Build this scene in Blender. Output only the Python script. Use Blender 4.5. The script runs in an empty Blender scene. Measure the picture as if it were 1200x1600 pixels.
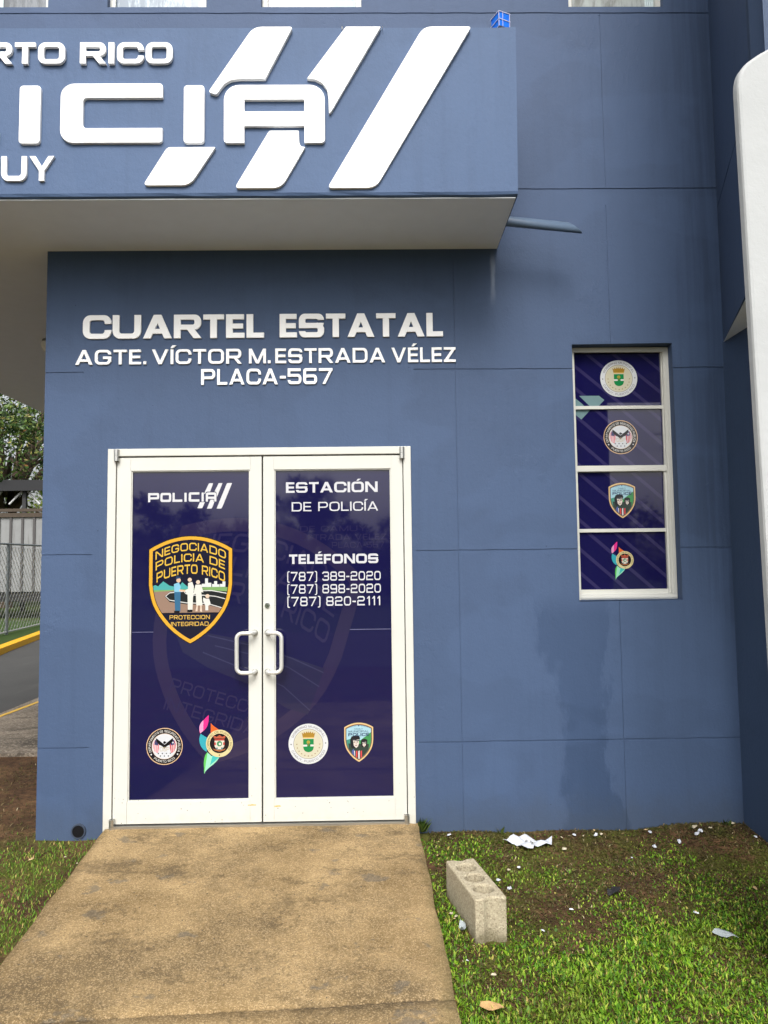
import bpy, bmesh, math, random
import numpy as np
from mathutils import Vector, Matrix
from mathutils.geometry import delaunay_2d_cdt

R = math.radians
random.seed(7)
rng = np.random.default_rng(7)
SC = bpy.context.scene
COL = SC.collection

# ------------------------------------------------------------------ camera
cd = bpy.data.cameras.new("camera")
cam = bpy.data.objects.new("camera", cd)
COL.objects.link(cam)
SC.camera = cam
YAW, PITCH, ROLL = R(0.84680), R(4.04256), R(-0.68722)
fw = Vector((math.sin(YAW) * math.cos(PITCH), math.cos(YAW) * math.cos(PITCH), math.sin(PITCH)))
rt = Vector((math.cos(YAW), -math.sin(YAW), 0))
up = rt.cross(fw)
r2 = math.cos(ROLL) * rt + math.sin(ROLL) * up
u2 = -math.sin(ROLL) * rt + math.cos(ROLL) * up
M = Matrix((r2, u2, -fw)).transposed().to_4x4()
M.translation = Vector((1.66155, -4.66944, 1.57778))
cam.matrix_world = M
cd.sensor_fit = 'VERTICAL'
cd.sensor_height = 24.0
cd.lens = 1158.112 * 24.0 / 1600.0
cd.clip_start = 0.05
cd.clip_end = 1500

# ------------------------------------------------------------------ world, sun, exposure
SUN_EL, SUN_X, SUN_Y = R(48), -0.06, -1.0          # sun up behind the photographer, nearly square to the wall
w = bpy.data.worlds.new("World")
SC.world = w
w.use_nodes = True
nt = w.node_tree
nt.nodes.clear()
wo = nt.nodes.new("ShaderNodeOutputWorld")
bg = nt.nodes.new("ShaderNodeBackground")
sk = nt.nodes.new("ShaderNodeTexSky")
sk.sky_type = 'NISHITA'
sk.sun_disc = False
sk.sun_elevation = SUN_EL
sk.sun_rotation = math.atan2(SUN_X, SUN_Y)
sk.dust_density = 6.0
sk.air_density = 1.0
hs = nt.nodes.new("ShaderNodeHueSaturation")
hs.inputs['Saturation'].default_value = 0.22          # a white overcast sky
nt.links.new(sk.outputs[0], hs.inputs['Color'])
nt.links.new(hs.outputs[0], bg.inputs['Color'])
bg.inputs['Strength'].default_value = 0.15
nt.links.new(bg.outputs[0], wo.inputs['Surface'])
sl = bpy.data.lights.new("sun", 'SUN')
sl.energy = 1.15
sl.angle = R(25)
sl.color = (1.0, 0.96, 0.9)
so = bpy.data.objects.new("sun", sl)
COL.objects.link(so)
ch = math.cos(SUN_EL)
n_ = math.hypot(SUN_X, SUN_Y)
sdir = Vector((SUN_X / n_ * ch, SUN_Y / n_ * ch, math.sin(SUN_EL)))
so.rotation_euler = sdir.to_track_quat('Z', 'Y').to_euler()
so.location = sdir * 30
SC.view_settings.view_transform = 'Standard'
SC.view_settings.look = 'None'
SC.view_settings.gamma = 1.0
SC.view_settings.exposure = 0.68


# ------------------------------------------------------------------ material helpers
def srgb(r, g, b):
    def f(c):
        c /= 255.0
        return c / 12.92 if c <= 0.04045 else ((c + 0.055) / 1.055) ** 2.4
    return (f(r), f(g), f(b), 1.0)


class NT:
    def __init__(s, name, rough=0.6, spec=0.5, metal=0.0, base=(0.5, 0.5, 0.5, 1)):
        s.m = bpy.data.materials.new(name)
        s.m.use_nodes = True
        s.t = s.m.node_tree
        s.p = s.t.nodes["Principled BSDF"]
        s.p.inputs['Roughness'].default_value = rough
        s.p.inputs['Specular IOR Level'].default_value = spec
        s.p.inputs['Metallic'].default_value = metal
        s.p.inputs['Base Color'].default_value = base
        s.tc = s.t.nodes.new("ShaderNodeTexCoord")

    def n(s, kind):
        return s.t.nodes.new(kind)

    def link(s, a, b):
        s.t.links.new(a, b)

    def val(s, sock, v):
        if isinstance(v, (int, float)):
            sock.default_value = v
        elif isinstance(v, tuple):
            sock.default_value = v
        else:
            s.link(v, sock)

    def coords(s, scale=(1, 1, 1), loc=(0, 0, 0)):
        mp = s.n("ShaderNodeMapping")
        mp.inputs['Scale'].default_value = scale
        mp.inputs['Location'].default_value = loc
        s.link(s.tc.outputs['Object'], mp.inputs['Vector'])
        return mp.outputs[0]

    def noise(s, scale, detail=4, rough=0.55, vec=None, dist=0.0):
        x = s.n("ShaderNodeTexNoise")
        x.inputs['Scale'].default_value = scale
        x.inputs['Detail'].default_value = detail
        x.inputs['Roughness'].default_value = rough
        x.inputs['Distortion'].default_value = dist
        s.link(vec if vec is not None else s.tc.outputs['Object'], x.inputs['Vector'])
        return x.outputs['Fac']

    def voro(s, scale, feature='F1', vec=None, out='Distance'):
        x = s.n("ShaderNodeTexVoronoi")
        x.feature = feature
        x.inputs['Scale'].default_value = scale
        s.link(vec if vec is not None else s.tc.outputs['Object'], x.inputs['Vector'])
        return x.outputs[out]

    def ramp(s, fac, stops):
        x = s.n("ShaderNodeValToRGB")
        e = x.color_ramp.elements
        while len(e) > 1:
            e.remove(e[-1])
        for i, (p, c) in enumerate(stops):
            if not isinstance(c, tuple):
                c = (c, c, c, 1)
            el = e[0] if i == 0 else e.new(p)
            el.position = p
            el.color = c
        s.link(fac, x.inputs['Fac'])
        return x.outputs['Color']

    def mix(s, fac, a, b, mode='MIX'):
        x = s.n("ShaderNodeMix")
        x.data_type = 'RGBA'
        x.blend_type = mode
        s.val(x.inputs[0], fac)
        s.val(x.inputs[6], a)
        s.val(x.inputs[7], b)
        return x.outputs[2]

    def math(s, op, a, b=0.0, c=None):
        x = s.n("ShaderNodeMath")
        x.operation = op
        s.val(x.inputs[0], a)
        s.val(x.inputs[1], b)
        if c is not None:
            s.val(x.inputs[2], c)
        return x.outputs[0]

    def sep(s, vec=None):
        x = s.n("ShaderNodeSeparateXYZ")
        s.link(vec if vec is not None else s.tc.outputs['Object'], x.inputs[0])
        return x.outputs

    def smooth(s, v, a, b):
        x = s.n("ShaderNodeMapRange")
        x.interpolation_type = 'SMOOTHSTEP'
        s.val(x.inputs[0], v)
        x.inputs[1].default_value = a
        x.inputs[2].default_value = b
        return x.outputs[0]

    def bump(s, h, strength=0.3, dist=0.01, prev=None):
        x = s.n("ShaderNodeBump")
        x.inputs['Strength'].default_value = strength
        x.inputs['Distance'].default_value = dist
        s.link(h, x.inputs['Height'])
        if prev is not None:
            s.link(prev, x.inputs['Normal'])
        s.link(x.outputs[0], s.p.inputs['Normal'])
        return x.outputs[0]

    def base(s, c):
        s.val(s.p.inputs['Base Color'], c)


MATS = {}


def plain(name, rgb, rough=0.6, spec=0.5, metal=0.0, var=0.06, bump=0.0, scale=30):
    if name in MATS:
        return MATS[name]
    t = NT(name, rough, spec, metal)
    f = t.noise(scale, 5)
    c = srgb(*rgb)
    lo = tuple(x * (1 - var) for x in c[:3]) + (1,)
    hi = tuple(min(1, x * (1 + var)) for x in c[:3]) + (1,)
    t.base(t.mix(f, lo, hi))
    if bump:
        t.bump(f, bump, 0.005)
    MATS[name] = t.m
    return t.m


def wall_paint(name, rgb, stains=False):
    t = NT(name, 0.62, 0.3)
    c = srgb(*rgb)

    def k(f):
        return tuple(x * f for x in c[:3]) + (1,)
    a = t.noise(1.3, 5, 0.6)
    col = t.mix(a, k(0.88), k(1.1))
    st = t.noise(2.2, 5, 0.6, t.coords((6, 6, 0.35)))          # faint vertical rain streaks
    col = t.mix(t.math('MULTIPLY', t.smooth(st, 0.48, 0.72), 0.35), col, k(0.78))
    fine = t.noise(55, 4, 0.6)
    col = t.mix(0.2, col, t.mix(fine, k(0.7), k(1.3)))
    blot = t.noise(3.4, 6, 0.7, t.coords((1, 1, 1), (5, 2, 8)))
    col = t.mix(t.math('MULTIPLY', t.smooth(blot, .52, .68), .22), col, k(0.72))
    spk = t.voro(9)
    col = t.mix(t.math('MULTIPLY', t.math('LESS_THAN', spk, 0.035), t.smooth(t.noise(3.1), 0.5, 0.62)), col, k(0.35))
    if stains:
        xyz = t.sep()
        n1 = t.math('SUBTRACT', t.noise(3.3, 6, 0.65, t.coords((1.6, 1, 0.7))), 0.5)
        n2 = t.math('SUBTRACT', t.noise(14, 4, 0.6, t.coords((1, 1, 0.3))), 0.5)
        wob = t.math('ADD', t.math('MULTIPLY', n1, 0.42), t.math('MULTIPLY', n2, 0.09))
        x = t.math('ADD', xyz[0], wob)
        # damp patch running down below the window
        zz = t.smooth(xyz[2], -0.35, 1.3)
        left = t.math('SUBTRACT', x, t.math('SUBTRACT', 2.82, t.math('MULTIPLY', t.smooth(xyz[2], 0.75, 1.25), 0.16)))
        right = t.math('SUBTRACT', t.math('SUBTRACT', 3.13, t.math('MULTIPLY', t.smooth(xyz[2], 0.2, -0.1), -0.12)), x)
        e1 = t.smooth(left, -0.02, 0.05)
        e2 = t.smooth(right, -0.012, 0.03)
        e3 = t.smooth(xyz[2], 1.42, 1.22)
        damp = t.math('MULTIPLY', t.math('MULTIPLY', e1, e2), e3)
        col = t.mix(t.math('MULTIPLY', t.math('MULTIPLY', damp, t.math('ADD', .6, t.math('MULTIPLY', t.noise(3.4, 5, .7, t.coords((3, 1, .4))), .7))), 0.62), col, (c[0] * 0.42, c[1] * 0.52, c[2] * 0.6, 1))
        # splash dirt along the foot of the wall
        low = t.math('ADD', xyz[2], t.math('MULTIPLY', t.noise(7, 5, 0.7), -0.35))
        dirt = t.math('MULTIPLY', t.smooth(low, 0.05, -0.22), t.smooth(xyz[2], 0.9, 0.0))
        col = t.mix(t.math('MULTIPLY', dirt, 0.3), col, srgb(62, 66, 64))
        # pale drip under the canopy corner
        d0 = t.math('ABSOLUTE', t.math('SUBTRACT', t.math('ADD', xyz[0], t.math('MULTIPLY', n2, 0.05)), 2.455))
        drip = t.math('MULTIPLY', t.smooth(d0, 0.022, 0.004), t.math('MULTIPLY', t.smooth(xyz[2], 3.2, 3.42), t.smooth(xyz[2], 3.62, 3.5)))
        col = t.mix(t.math('MULTIPLY', drip, 0.35), col, srgb(170, 182, 198))
        # darker vertical streaks where the wall meets the wing
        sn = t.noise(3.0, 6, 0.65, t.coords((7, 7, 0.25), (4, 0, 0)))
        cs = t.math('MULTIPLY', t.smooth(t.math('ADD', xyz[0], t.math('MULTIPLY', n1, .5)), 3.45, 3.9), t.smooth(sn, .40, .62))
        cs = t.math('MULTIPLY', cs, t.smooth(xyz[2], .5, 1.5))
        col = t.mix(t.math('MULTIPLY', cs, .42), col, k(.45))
        # rubbed and repainted patches
        pt = t.noise(.9, 3, .5, t.coords((1, 1, 1.7), (3, 3, 1)))
        col = t.mix(t.math('MULTIPLY', t.smooth(pt, .52, .56), .16), col, k(1.45))
        rs = t.noise(5.2, 6, .75, t.coords((1, 1, .8), (1, 9, 4)))
        rough_zone = t.math('MULTIPLY', t.smooth(t.noise(1.7, 3), .55, .62), t.smooth(rs, .52, .6))
    t.base(col)
    b = t.bump(t.noise(5, 6, 0.7), 0.35, 0.012)
    b = t.bump(t.noise(75, 6, 0.7, t.coords((1, 1, 0.6))), 0.4, 0.004, b)
    if stains:
        b = t.bump(rough_zone, 0.25, 0.004, b)
    MATS[name] = t.m
    return t.m


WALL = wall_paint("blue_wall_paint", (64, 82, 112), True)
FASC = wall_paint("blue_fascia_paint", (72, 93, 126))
WING = wall_paint("blue_wing_shade_paint", (62, 79, 106))  # same blue as the front wall, slightly darkened to put shade in the colour
SOFF = plain("cream_soffit_paint", (222, 230, 238), 0.7, 0.3, var=0.05, bump=0.15, scale=8)
GAP = plain("dark_gap", (14, 14, 16), 0.9, 0.2)
STEEL = plain("brushed_steel", (190, 190, 186), 0.3, 0.5, 0.9)
CHROME = plain("chrome", (220, 220, 225), 0.15, 0.5, 1.0)
LETTER = plain("white_letter_face", (246, 247, 247), 0.45, 0.4, var=0.02, scale=6)


def frame_mat():
    t = NT("white_door_paint", 0.38, 0.45)
    a = t.noise(4, 5)
    col = t.mix(a, srgb(192, 193, 186), srgb(204, 204, 198))
    xyz = t.sep()
    sp = t.voro(38)
    lowm = t.smooth(t.math('ADD', xyz[2], t.math('MULTIPLY', t.noise(9, 3), 0.5)), 0.75, 0.2)
    col = t.mix(t.math('MULTIPLY', t.math('LESS_THAN', sp, 0.13), t.math('MULTIPLY', lowm, t.smooth(t.noise(17, 2), 0.5, 0.6))), col, srgb(80, 76, 66))
    gr = t.math('MULTIPLY', t.smooth(t.math('ADD', xyz[2], t.math('MULTIPLY', t.noise(20, 4), 0.12)), 0.16, 0.02), 0.3)
    col = t.mix(gr, col, srgb(160, 148, 120))
    t.base(col)
    t.bump(t.noise(18, 3), 0.08, 0.004)
    MATS["frame"] = t.m
    return t.m


FRAME = frame_mat()


def vinyl_mat(name, rgb, rough=0.03, bump=0.02):
    t = NT(name, rough, 0.55)
    c = srgb(*rgb)
    a = t.noise(1.1, 3)
    t.base(t.mix(a, tuple(x * 0.88 for x in c[:3]) + (1,), tuple(x * 1.12 for x in c[:3]) + (1,)))
    t.link(t.math('ADD', rough, t.math('MULTIPLY', t.smooth(t.noise(3.3, 6, .7, t.coords((1, 1, .5))), .5, .7), .09)), t.p.inputs['Roughness'])
    t.bump(t.noise(2.6, 2, 0.4), bump, 0.02)
    MATS[name] = t.m
    return t.m


VINYL = vinyl_mat("navy_vinyl_glass", (21, 20, 60))
WVINYL = vinyl_mat("window_navy_vinyl", (20, 18, 64))
GHOST = {0: vinyl_mat("ghost_band", (37, 32, 64)), 1: vinyl_mat("ghost_text", (36, 33, 68)),
         2: vinyl_mat("ghost_road", (32, 32, 62)), 3: vinyl_mat("ghost_line", (46, 46, 76))}


def sticker(name, rgb):
    n = "print_" + name
    if n in MATS:
        return MATS[n]
    k_ = min(1, 200 / max(rgb))
    rgb = tuple(c * k_ for c in rgb)
    t = NT(n, 0.12, 0.45)
    t.base(t.mix(t.noise(60, 2), tuple(x * 0.95 for x in srgb(*rgb)[:3]) + (1,), srgb(*rgb)))
    MATS[n] = t.m
    return t.m


# ------------------------------------------------------------------ object helpers
LOC = {}


def tag(o, label=None, cat=None, group=None, kind=None):
    if label:
        o['label'] = label
    if cat:
        o['category'] = cat
    if group:
        o['group'] = group
    if kind:
        o['kind'] = kind
    return o


def thing(name, label, cat, loc=(0, 0, 0), group=None, kind=None):
    o = bpy.data.objects.new(name, None)
    o.empty_display_size = 0.1
    COL.objects.link(o)
    o.location = loc
    LOC[o.name] = Vector(loc)
    return tag(o, label, cat, group, kind)


class MB:
    """collects geometry in world coordinates for ONE mesh object"""

    def __init__(s):
        s.v, s.f, s.m, s.sm = [], [], [], []

    def add(s, vs, fs, m=0, smooth=False):
        o = len(s.v)
        s.v += [tuple(x) for x in vs]
        for f in fs:
            s.f.append(tuple(i + o for i in f))
            s.m.append(m)
            s.sm.append(smooth)

    def box(s, x0, x1, y0, y1, z0, z1, m=0):
        vs = [(x, y, z) for z in (z0, z1) for y in (y0, y1) for x in (x0, x1)]
        s.add(vs, [(0, 2, 3, 1), (4, 5, 7, 6), (0, 1, 5, 4), (2, 6, 7, 3), (0, 4, 6, 2), (1, 3, 7, 5)], m)

    def prism(s, pts, h, m=0):
        """pts: closed polygon in 3D, extruded by vector h"""
        n = len(pts)
        h = Vector(h)
        vs = [Vector(p) for p in pts] + [Vector(p) + h for p in pts]
        fs = [tuple(range(n)), tuple(range(2 * n - 1, n - 1, -1))]
        fs += [(i, i + n, (i + 1) % n + n, (i + 1) % n) for i in range(n)]
        s.add(vs, fs, m)

    def tube(s, path, r, seg=12, m=0, caps=True, smooth=True):
        path = [Vector(p) for p in path]
        rs = r if isinstance(r, (list, tuple)) else [r] * len(path)
        rings = []
        nrm = None
        for i, p in enumerate(path):
            d = (path[min(i + 1, len(path) - 1)] - path[max(i - 1, 0)]).normalized()
            if nrm is None:
                nrm = d.orthogonal().normalized()
            nrm = (nrm - d * nrm.dot(d)).normalized()
            b = d.cross(nrm)
            rings.append([p + (nrm * math.cos(a) + b * math.sin(a)) * rs[i] for a in [2 * math.pi * k / seg for k in range(seg)]])
        vs = [v for r_ in rings for v in r_]
        fs = []
        for i in range(len(path) - 1):
            for k in range(seg):
                k2 = (k + 1) % seg
                fs.append((i * seg + k, i * seg + k2, (i + 1) * seg + k2, (i + 1) * seg + k))
        s.add(vs, fs, m, smooth)
        if caps:
            s.add(rings[0], [tuple(range(seg - 1, -1, -1))], m)
            s.add(rings[-1], [tuple(range(seg))], m)

    def planar(s, layers, P, h0=0.0, h1=None, clip=None):
        """painter-style planar map: the last polygon over a spot wins; material None cuts.
        P = (origin, U, V, N).  h1 given: solid from h0 to h1 with side walls"""
        vs, mats, tris = planar_map(layers, clip)
        O, U, V, N = [Vector(a) for a in P]
        top = h1 if h1 is not None else h0
        o = len(s.v)
        s.v += [tuple(O + U * a + V * b + N * top) for a, b in vs]
        ed = {}
        flip = U.cross(V).dot(N) < 0
        for t, m in zip(tris, mats):
            s.f.append(tuple(i + o for i in (t[::-1] if flip else t)))
            s.m.append(m)
            s.sm.append(False)
            for i in range(3):
                a, b = t[i], t[(i + 1) % 3]
                ed.setdefault((min(a, b), max(a, b)), []).append((a, b, m))
        if h1 is not None:
            o2 = len(s.v)
            s.v += [tuple(O + U * a + V * b + N * h0) for a, b in vs]
            for e, l in ed.items():
                if len(l) == 1:
                    a, b, m = l[0]
                    q = (a + o, a + o2, b + o2, b + o)
                    s.f.append(q[::-1] if flip else q)
                    s.m.append(m)
                    s.sm.append(False)

    def build(s, name, mats, parent=None, bevel=0.0, auto=False, merge=False):
        me = bpy.data.meshes.new(name)
        L = Vector((0, 0, 0))
        p = parent
        while p is not None:
            L = L + p.location
            p = p.parent
        me.from_pydata([(x - L.x, y - L.y, z - L.z) for x, y, z in s.v], [], s.f)
        if not isinstance(mats, (list, tuple)):
            mats = [mats]
        for m in mats:
            me.materials.append(m)
        me.polygons.foreach_set('material_index', s.m)
        me.polygons.foreach_set('use_smooth', s.sm)
        if merge or bevel:
            bm = bmesh.new()
            bm.from_mesh(me)
            bmesh.ops.remove_doubles(bm, verts=bm.verts, dist=1e-5)
            bmesh.ops.dissolve_limit(bm, angle_limit=R(0.5), verts=bm.verts, edges=bm.edges, delimit={'MATERIAL'})
            bm.to_mesh(me)
            bm.free()
        me.validate()
        me.update()
        o = bpy.data.objects.new(name, me)
        COL.objects.link(o)
        if parent is not None:
            o.parent = parent
        if bevel:
            b = o.modifiers.new("bevel", 'BEVEL')
            b.width = bevel
            b.segments = 2
            b.limit_method = 'ANGLE'
            b.angle_limit = R(40)
        return o


def area(p):
    return sum(p[i][0] * p[(i + 1) % len(p)][1] - p[(i + 1) % len(p)][0] * p[i][1] for i in range(len(p))) / 2


def inside(P, poly):
    """even-odd test of many points against one polygon"""
    q = np.asarray(poly, float)
    x, y = P[:, 0:1], P[:, 1:2]
    x0, y0 = q[:, 0], q[:, 1]
    x1, y1 = np.roll(x0, -1), np.roll(y0, -1)
    c = ((y0 > y) != (y1 > y))
    with np.errstate(divide='ignore', invalid='ignore'):
        xi = x0 + (y - y0) * (x1 - x0) / (y1 - y0)
    return (np.count_nonzero(c & (x < xi), axis=1) % 2) == 1


def planar_map(layers, clip=None):
    vs, es = [], []
    polys = []
    for p, m in list(layers) + ([(clip, 'clip')] if clip is not None else []):
        q = [p[i] for i in range(len(p)) if (abs(p[i][0] - p[i - 1][0]) + abs(p[i][1] - p[i - 1][1])) > 1e-7]
        b = len(vs)
        k = len(q)
        vs += [Vector((x, y)) for x, y in q]
        es += [(b + i, b + (i + 1) % k) for i in range(k)]
        polys.append((q, m))
    ov, oe, of, _, _, _ = delaunay_2d_cdt(vs, es, [], 0, 1e-6, True)
    V = np.array([(v.x, v.y) for v in ov])
    T = np.array([list(f)[:3] for f in of if len(f) == 3])
    C = V[T].mean(1)
    top = np.full(len(T), -1)
    for i, (q, m) in enumerate(polys):
        if m == 'clip':
            top[~inside(C, q)] = -1
        else:
            top[inside(C, q)] = i
    tris, mats, remap, out = [], [], {}, []
    for f, t in zip(T.tolist(), top.tolist()):
        if t < 0 or polys[t][1] is None:
            continue
        a, b, c = V[f[0]], V[f[1]], V[f[2]]
        ar = (b[0] - a[0]) * (c[1] - a[1]) - (c[0] - a[0]) * (b[1] - a[1])
        if abs(ar) < 1e-13:
            continue
        if ar < 0:
            f = f[::-1]
        for v in f:
            if v not in remap:
                remap[v] = len(out)
                out.append((float(V[v][0]), float(V[v][1])))
        tris.append(tuple(remap[v] for v in f))
        mats.append(polys[t][1])
    return out, mats, tris


def rect(x0, y0, x1, y1):
    return [(x0, y0), (x1, y0), (x1, y1), (x0, y1)]


def rr(x0, y0, x1, y1, r, c=(1, 1, 1, 1), n=7, ry=None):
    """rounded rectangle, corners bl, br, tr, tl"""
    ry = r if ry is None else ry
    out = []
    for i, (cx, cy, sx, sy, a0) in enumerate(((x0, y0, 1, 1, 180), (x1, y0, -1, 1, 270), (x1, y1, -1, -1, 0), (x0, y1, 1, -1, 90))):
        if not c[i] or r <= 0:
            out.append((cx, cy))
            continue
        k = c[i]
        for j in range(n + 1):
            a = R(a0 + 90 * j / n)
            out.append((cx + sx * r * k + r * k * math.cos(a), cy + sy * ry * k + ry * k * math.sin(a)))
    return out


def circ(cx, cy, r, n=40, ry=None):
    ry = r if ry is None else ry
    return [(cx + r * math.cos(2 * math.pi * i / n), cy + ry * math.sin(2 * math.pi * i / n)) for i in range(n)]


def star(cx, cy, r, rot=90):
    return [(cx + (r if i % 2 == 0 else r * .42) * math.cos(R(rot + 36 * i)), cy + (r if i % 2 == 0 else r * .42) * math.sin(R(rot + 36 * i))) for i in range(10)]


def offset(poly, d):
    """move a CCW polygon inwards by d"""
    if area(poly) < 0:
        poly = poly[::-1]
    n = len(poly)
    out = []
    for i in range(n):
        a, b, c = Vector(poly[i - 1]), Vector(poly[i]), Vector(poly[(i + 1) % n])
        e1, e2 = (b - a).normalized(), (c - b).normalized()
        n1, n2 = Vector((-e1.y, e1.x)), Vector((-e2.y, e2.x))
        m = n1 + n2
        m = m / max(0.3, m.dot(n1))
        q = b + m * d
        out.append((q.x, q.y))
    return out


def xf(poly, s=1.0, dx=0.0, dy=0.0, rot=0.0, sy=None):
    sy = s if sy is None else sy
    c, n = math.cos(rot), math.sin(rot)
    return [((x * s) * c - (y * sy) * n + dx, (x * s) * n + (y * sy) * c + dy) for x, y in poly]


def xfl(layers, *a, **k):
    return [(xf(p, *a, **k), m) for p, m in layers]


def bez(p0, p1, p2, p3, n=10):
    out = []
    for i in range(n):
        t = i / n
        u = 1 - t
        out.append((u ** 3 * p0[0] + 3 * u * u * t * p1[0] + 3 * u * t * t * p2[0] + t ** 3 * p3[0],
                    u ** 3 * p0[1] + 3 * u * u * t * p1[1] + 3 * u * t * t * p2[1] + t ** 3 * p3[1]))
    return out


# ------------------------------------------------------------------ square extended lettering, drawn as polygons
def quad(x0, x1, x2, x3, y0, y1):
    """slanted bar: bottom from x0 to x1, top from x2 to x3"""
    return [(x0, y0), (x1, y0), (x3, y1), (x2, y1)]


def glyph(c, tv=.2, th=.17):
    """returns (width, [(polygon, add)]) for cap height 1"""
    A, C = True, False
    W = 1.02 + (tv - .13) * 1.4
    ro = .33
    ri = max(.05, ro - th)

    def ring(x0, y0, x1, y1, r=ro, c=(1, 1, 1, 1)):
        return [(rr(x0, y0, x1, y1, r, c), A), (rr(x0 + tv, y0 + th, x1 - tv, y1 - th, max(.04, r - th), c), C)]
    if c == ' ':
        return .5, []
    if c == 'I':
        return tv, [(rect(0, 0, tv, 1), A)]
    if c == '.':
        return tv, [(rect(0, 0, tv, tv), A)]
    if c == ',':
        return tv, [([(0, -.14), (tv * .6, -.14), (tv, tv), (tv * .1, tv)], A)]
    if c == '-':
        return .46, [(rect(0, .36, .46, .36 + th), A)]
    if c == 'O':
        return W, ring(0, 0, W, 1)
    if c == '0':
        return W * .9, ring(0, 0, W * .9, 1)
    if c == 'D':
        return W, ring(0, 0, W, 1, ro, (0, 1, 1, 0))
    if c == 'C':
        return W * .97, ring(0, 0, W, 1) + [(rect(W - tv - .01, .37, W + .05, .63), C)]
    if c == 'G':
        return W, ring(0, 0, W, 1) + [(rect(W - tv - .01, .52, W + .05, .68), C), (rect(W * .5, .38, W, .38 + th), A), (rect(W - tv, .2, W, .38), A)]
    if c == 'U':
        return W, [(rr(0, 0, W, 1, ro, (1, 1, 0, 0)), A), (rr(tv, th, W - tv, 1.05, ri, (1, 1, 0, 0)), C)]
    if c == 'J':
        w = .75
        return w, [(rr(0, 0, w, 1, ro, (1, 1, 0, 0)), A), (rr(tv, th, w - tv, 1.05, ri, (1, 1, 0, 0)), C), (rect(-.05, .4, tv + .01, 1.06), C)]
    if c == 'E':
        w = .82
        return w, [(rect(0, 0, tv, 1), A), (rect(0, 0, w, th), A), (rect(0, 1 - th, w - .02, 1), A), (rect(0, .5 - th / 2, w - .06, .5 + th / 2), A)]
    if c == 'F':
        w = .8
        return w, [(rect(0, 0, tv, 1), A), (rect(0, 1 - th, w, 1), A), (rect(0, .46 - th / 2, w - .06, .46 + th / 2), A)]
    if c == 'L':
        w = .78
        return w, [(rect(0, 0, tv, 1), A), (rect(0, 0, w, th), A)]
    if c == 'T':
        w = .92
        return w, [(rect(w / 2 - tv / 2, 0, w / 2 + tv / 2, 1), A), (rect(0, 1 - th, w, 1), A)]
    if c == 'H':
        return W, [(rect(0, 0, tv, 1), A), (rect(W - tv, 0, W, 1), A), (rect(0, .5 - th / 2, W, .5 + th / 2), A)]
    if c in 'PRB':
        w = W * .96
        y0 = .36
        L = [(rect(0, 0, tv, 1), A)]
        if c == 'B':
            L = ring(0, 0, w, .5 + th / 2, .24, (0, 1, 1, 0)) + ring(0, .5 - th / 2, w - .04, 1, .24, (0, 1, 1, 0))
        else:
            L = ring(0, y0, w, 1, .29, (0, 1, 1, 0)) + L
        if c == 'R':
            L += [(quad(w - tv * 1.12, w + .02, w * .5 - tv * .4, w * .5 + tv * .75, 0, y0 + th * .6), A)]
        return w, L
    if c in 'AV':
        w = 1.1 + (tv - .13)
        k = tv * 1.12
        L = [(quad(0, k, w / 2 - k * .5, w / 2 + k * .5, 0, 1), A), (quad(w - k, w, w / 2 - k * .5, w / 2 + k * .5, 0, 1), A)]
        if c == 'A':
            L += [(quad(k * .9, w - k * .9, k * .9 + .1, w - k * .9 - .1, .2, .2 + th * .95), A)]
            return w, L
        return w, [([(x, 1 - y) for x, y in p], a) for p, a in L]
    if c == 'Y':
        w = 1.05 + (tv - .13)
        k = tv * 1.15
        return w, [(rect(w / 2 - tv / 2, 0, w / 2 + tv / 2, .48), A), (quad(w / 2 - tv / 2, w / 2 + tv / 2, 0, k, .4, 1), A), (quad(w / 2 - tv / 2, w / 2 + tv / 2, w - k, w, .4, 1), A)]
    if c == 'N':
        return W, [(rect(0, 0, tv, 1), A), (rect(W - tv, 0, W, 1), A), (quad(W - tv * 1.2, W, 0, tv * 1.2, 0, 1), A)]
    if c == 'M':
        w = W * 1.16
        return w, [(rect(0, 0, tv, 1), A), (rect(w - tv, 0, w, 1), A), (quad(w / 2 - tv * .55, w / 2 + tv * .55, 0, tv * 1.1, .0, 1), A), (quad(w / 2 - tv * .55, w / 2 + tv * .55, w - tv * 1.1, w, 0, 1), A)]
    if c == 'Z':
        w = .95
        return w, [(rect(0, 0, w, th), A), (rect(0, 1 - th, w, 1), A), (quad(0, tv * 1.3, w - tv * 1.3, w, th * .5, 1 - th * .5), A)]
    m = .5
    lo, hi = m - th / 2, m + th / 2
    w = W * .94
    if c == 'S':
        return w, ring(0, lo, w, 1, .27) + [(rect(w - tv - .01, hi, w + .05, .74), C)] + ring(0, 0, w, hi, .27, (1, 1, 1, 0)) + [(rect(-.05, .26, tv + .01, lo), C), (rect(0, hi - .02, tv, hi + .12), A), (rect(w - tv, lo - .12, w, lo + .02), A)]
    if c == '5':
        return w, [(rect(0, 1 - th, w * .95, 1), A), (rect(0, lo, tv, 1), A)] + ring(0, 0, w, hi + .06, .27, (1, 1, 1, 0)) + [(rect(-.05, .26, tv + .01, lo + .06), C), (rect(0, lo + .06, tv, .7), A)]
    if c == '2':
        return w, ring(0, lo, w, 1, .27) + [(rect(-.05, hi, tv + .01, .74), C), (rect(0, 0, tv, lo + .01), A), (rr(0, lo - .2, tv * 2, hi, .2, (0, 0, 0, 1)), A), (rect(tv, lo - .3, tv * 2.1, lo), C), (rect(0, 0, w, th), A)]
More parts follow.
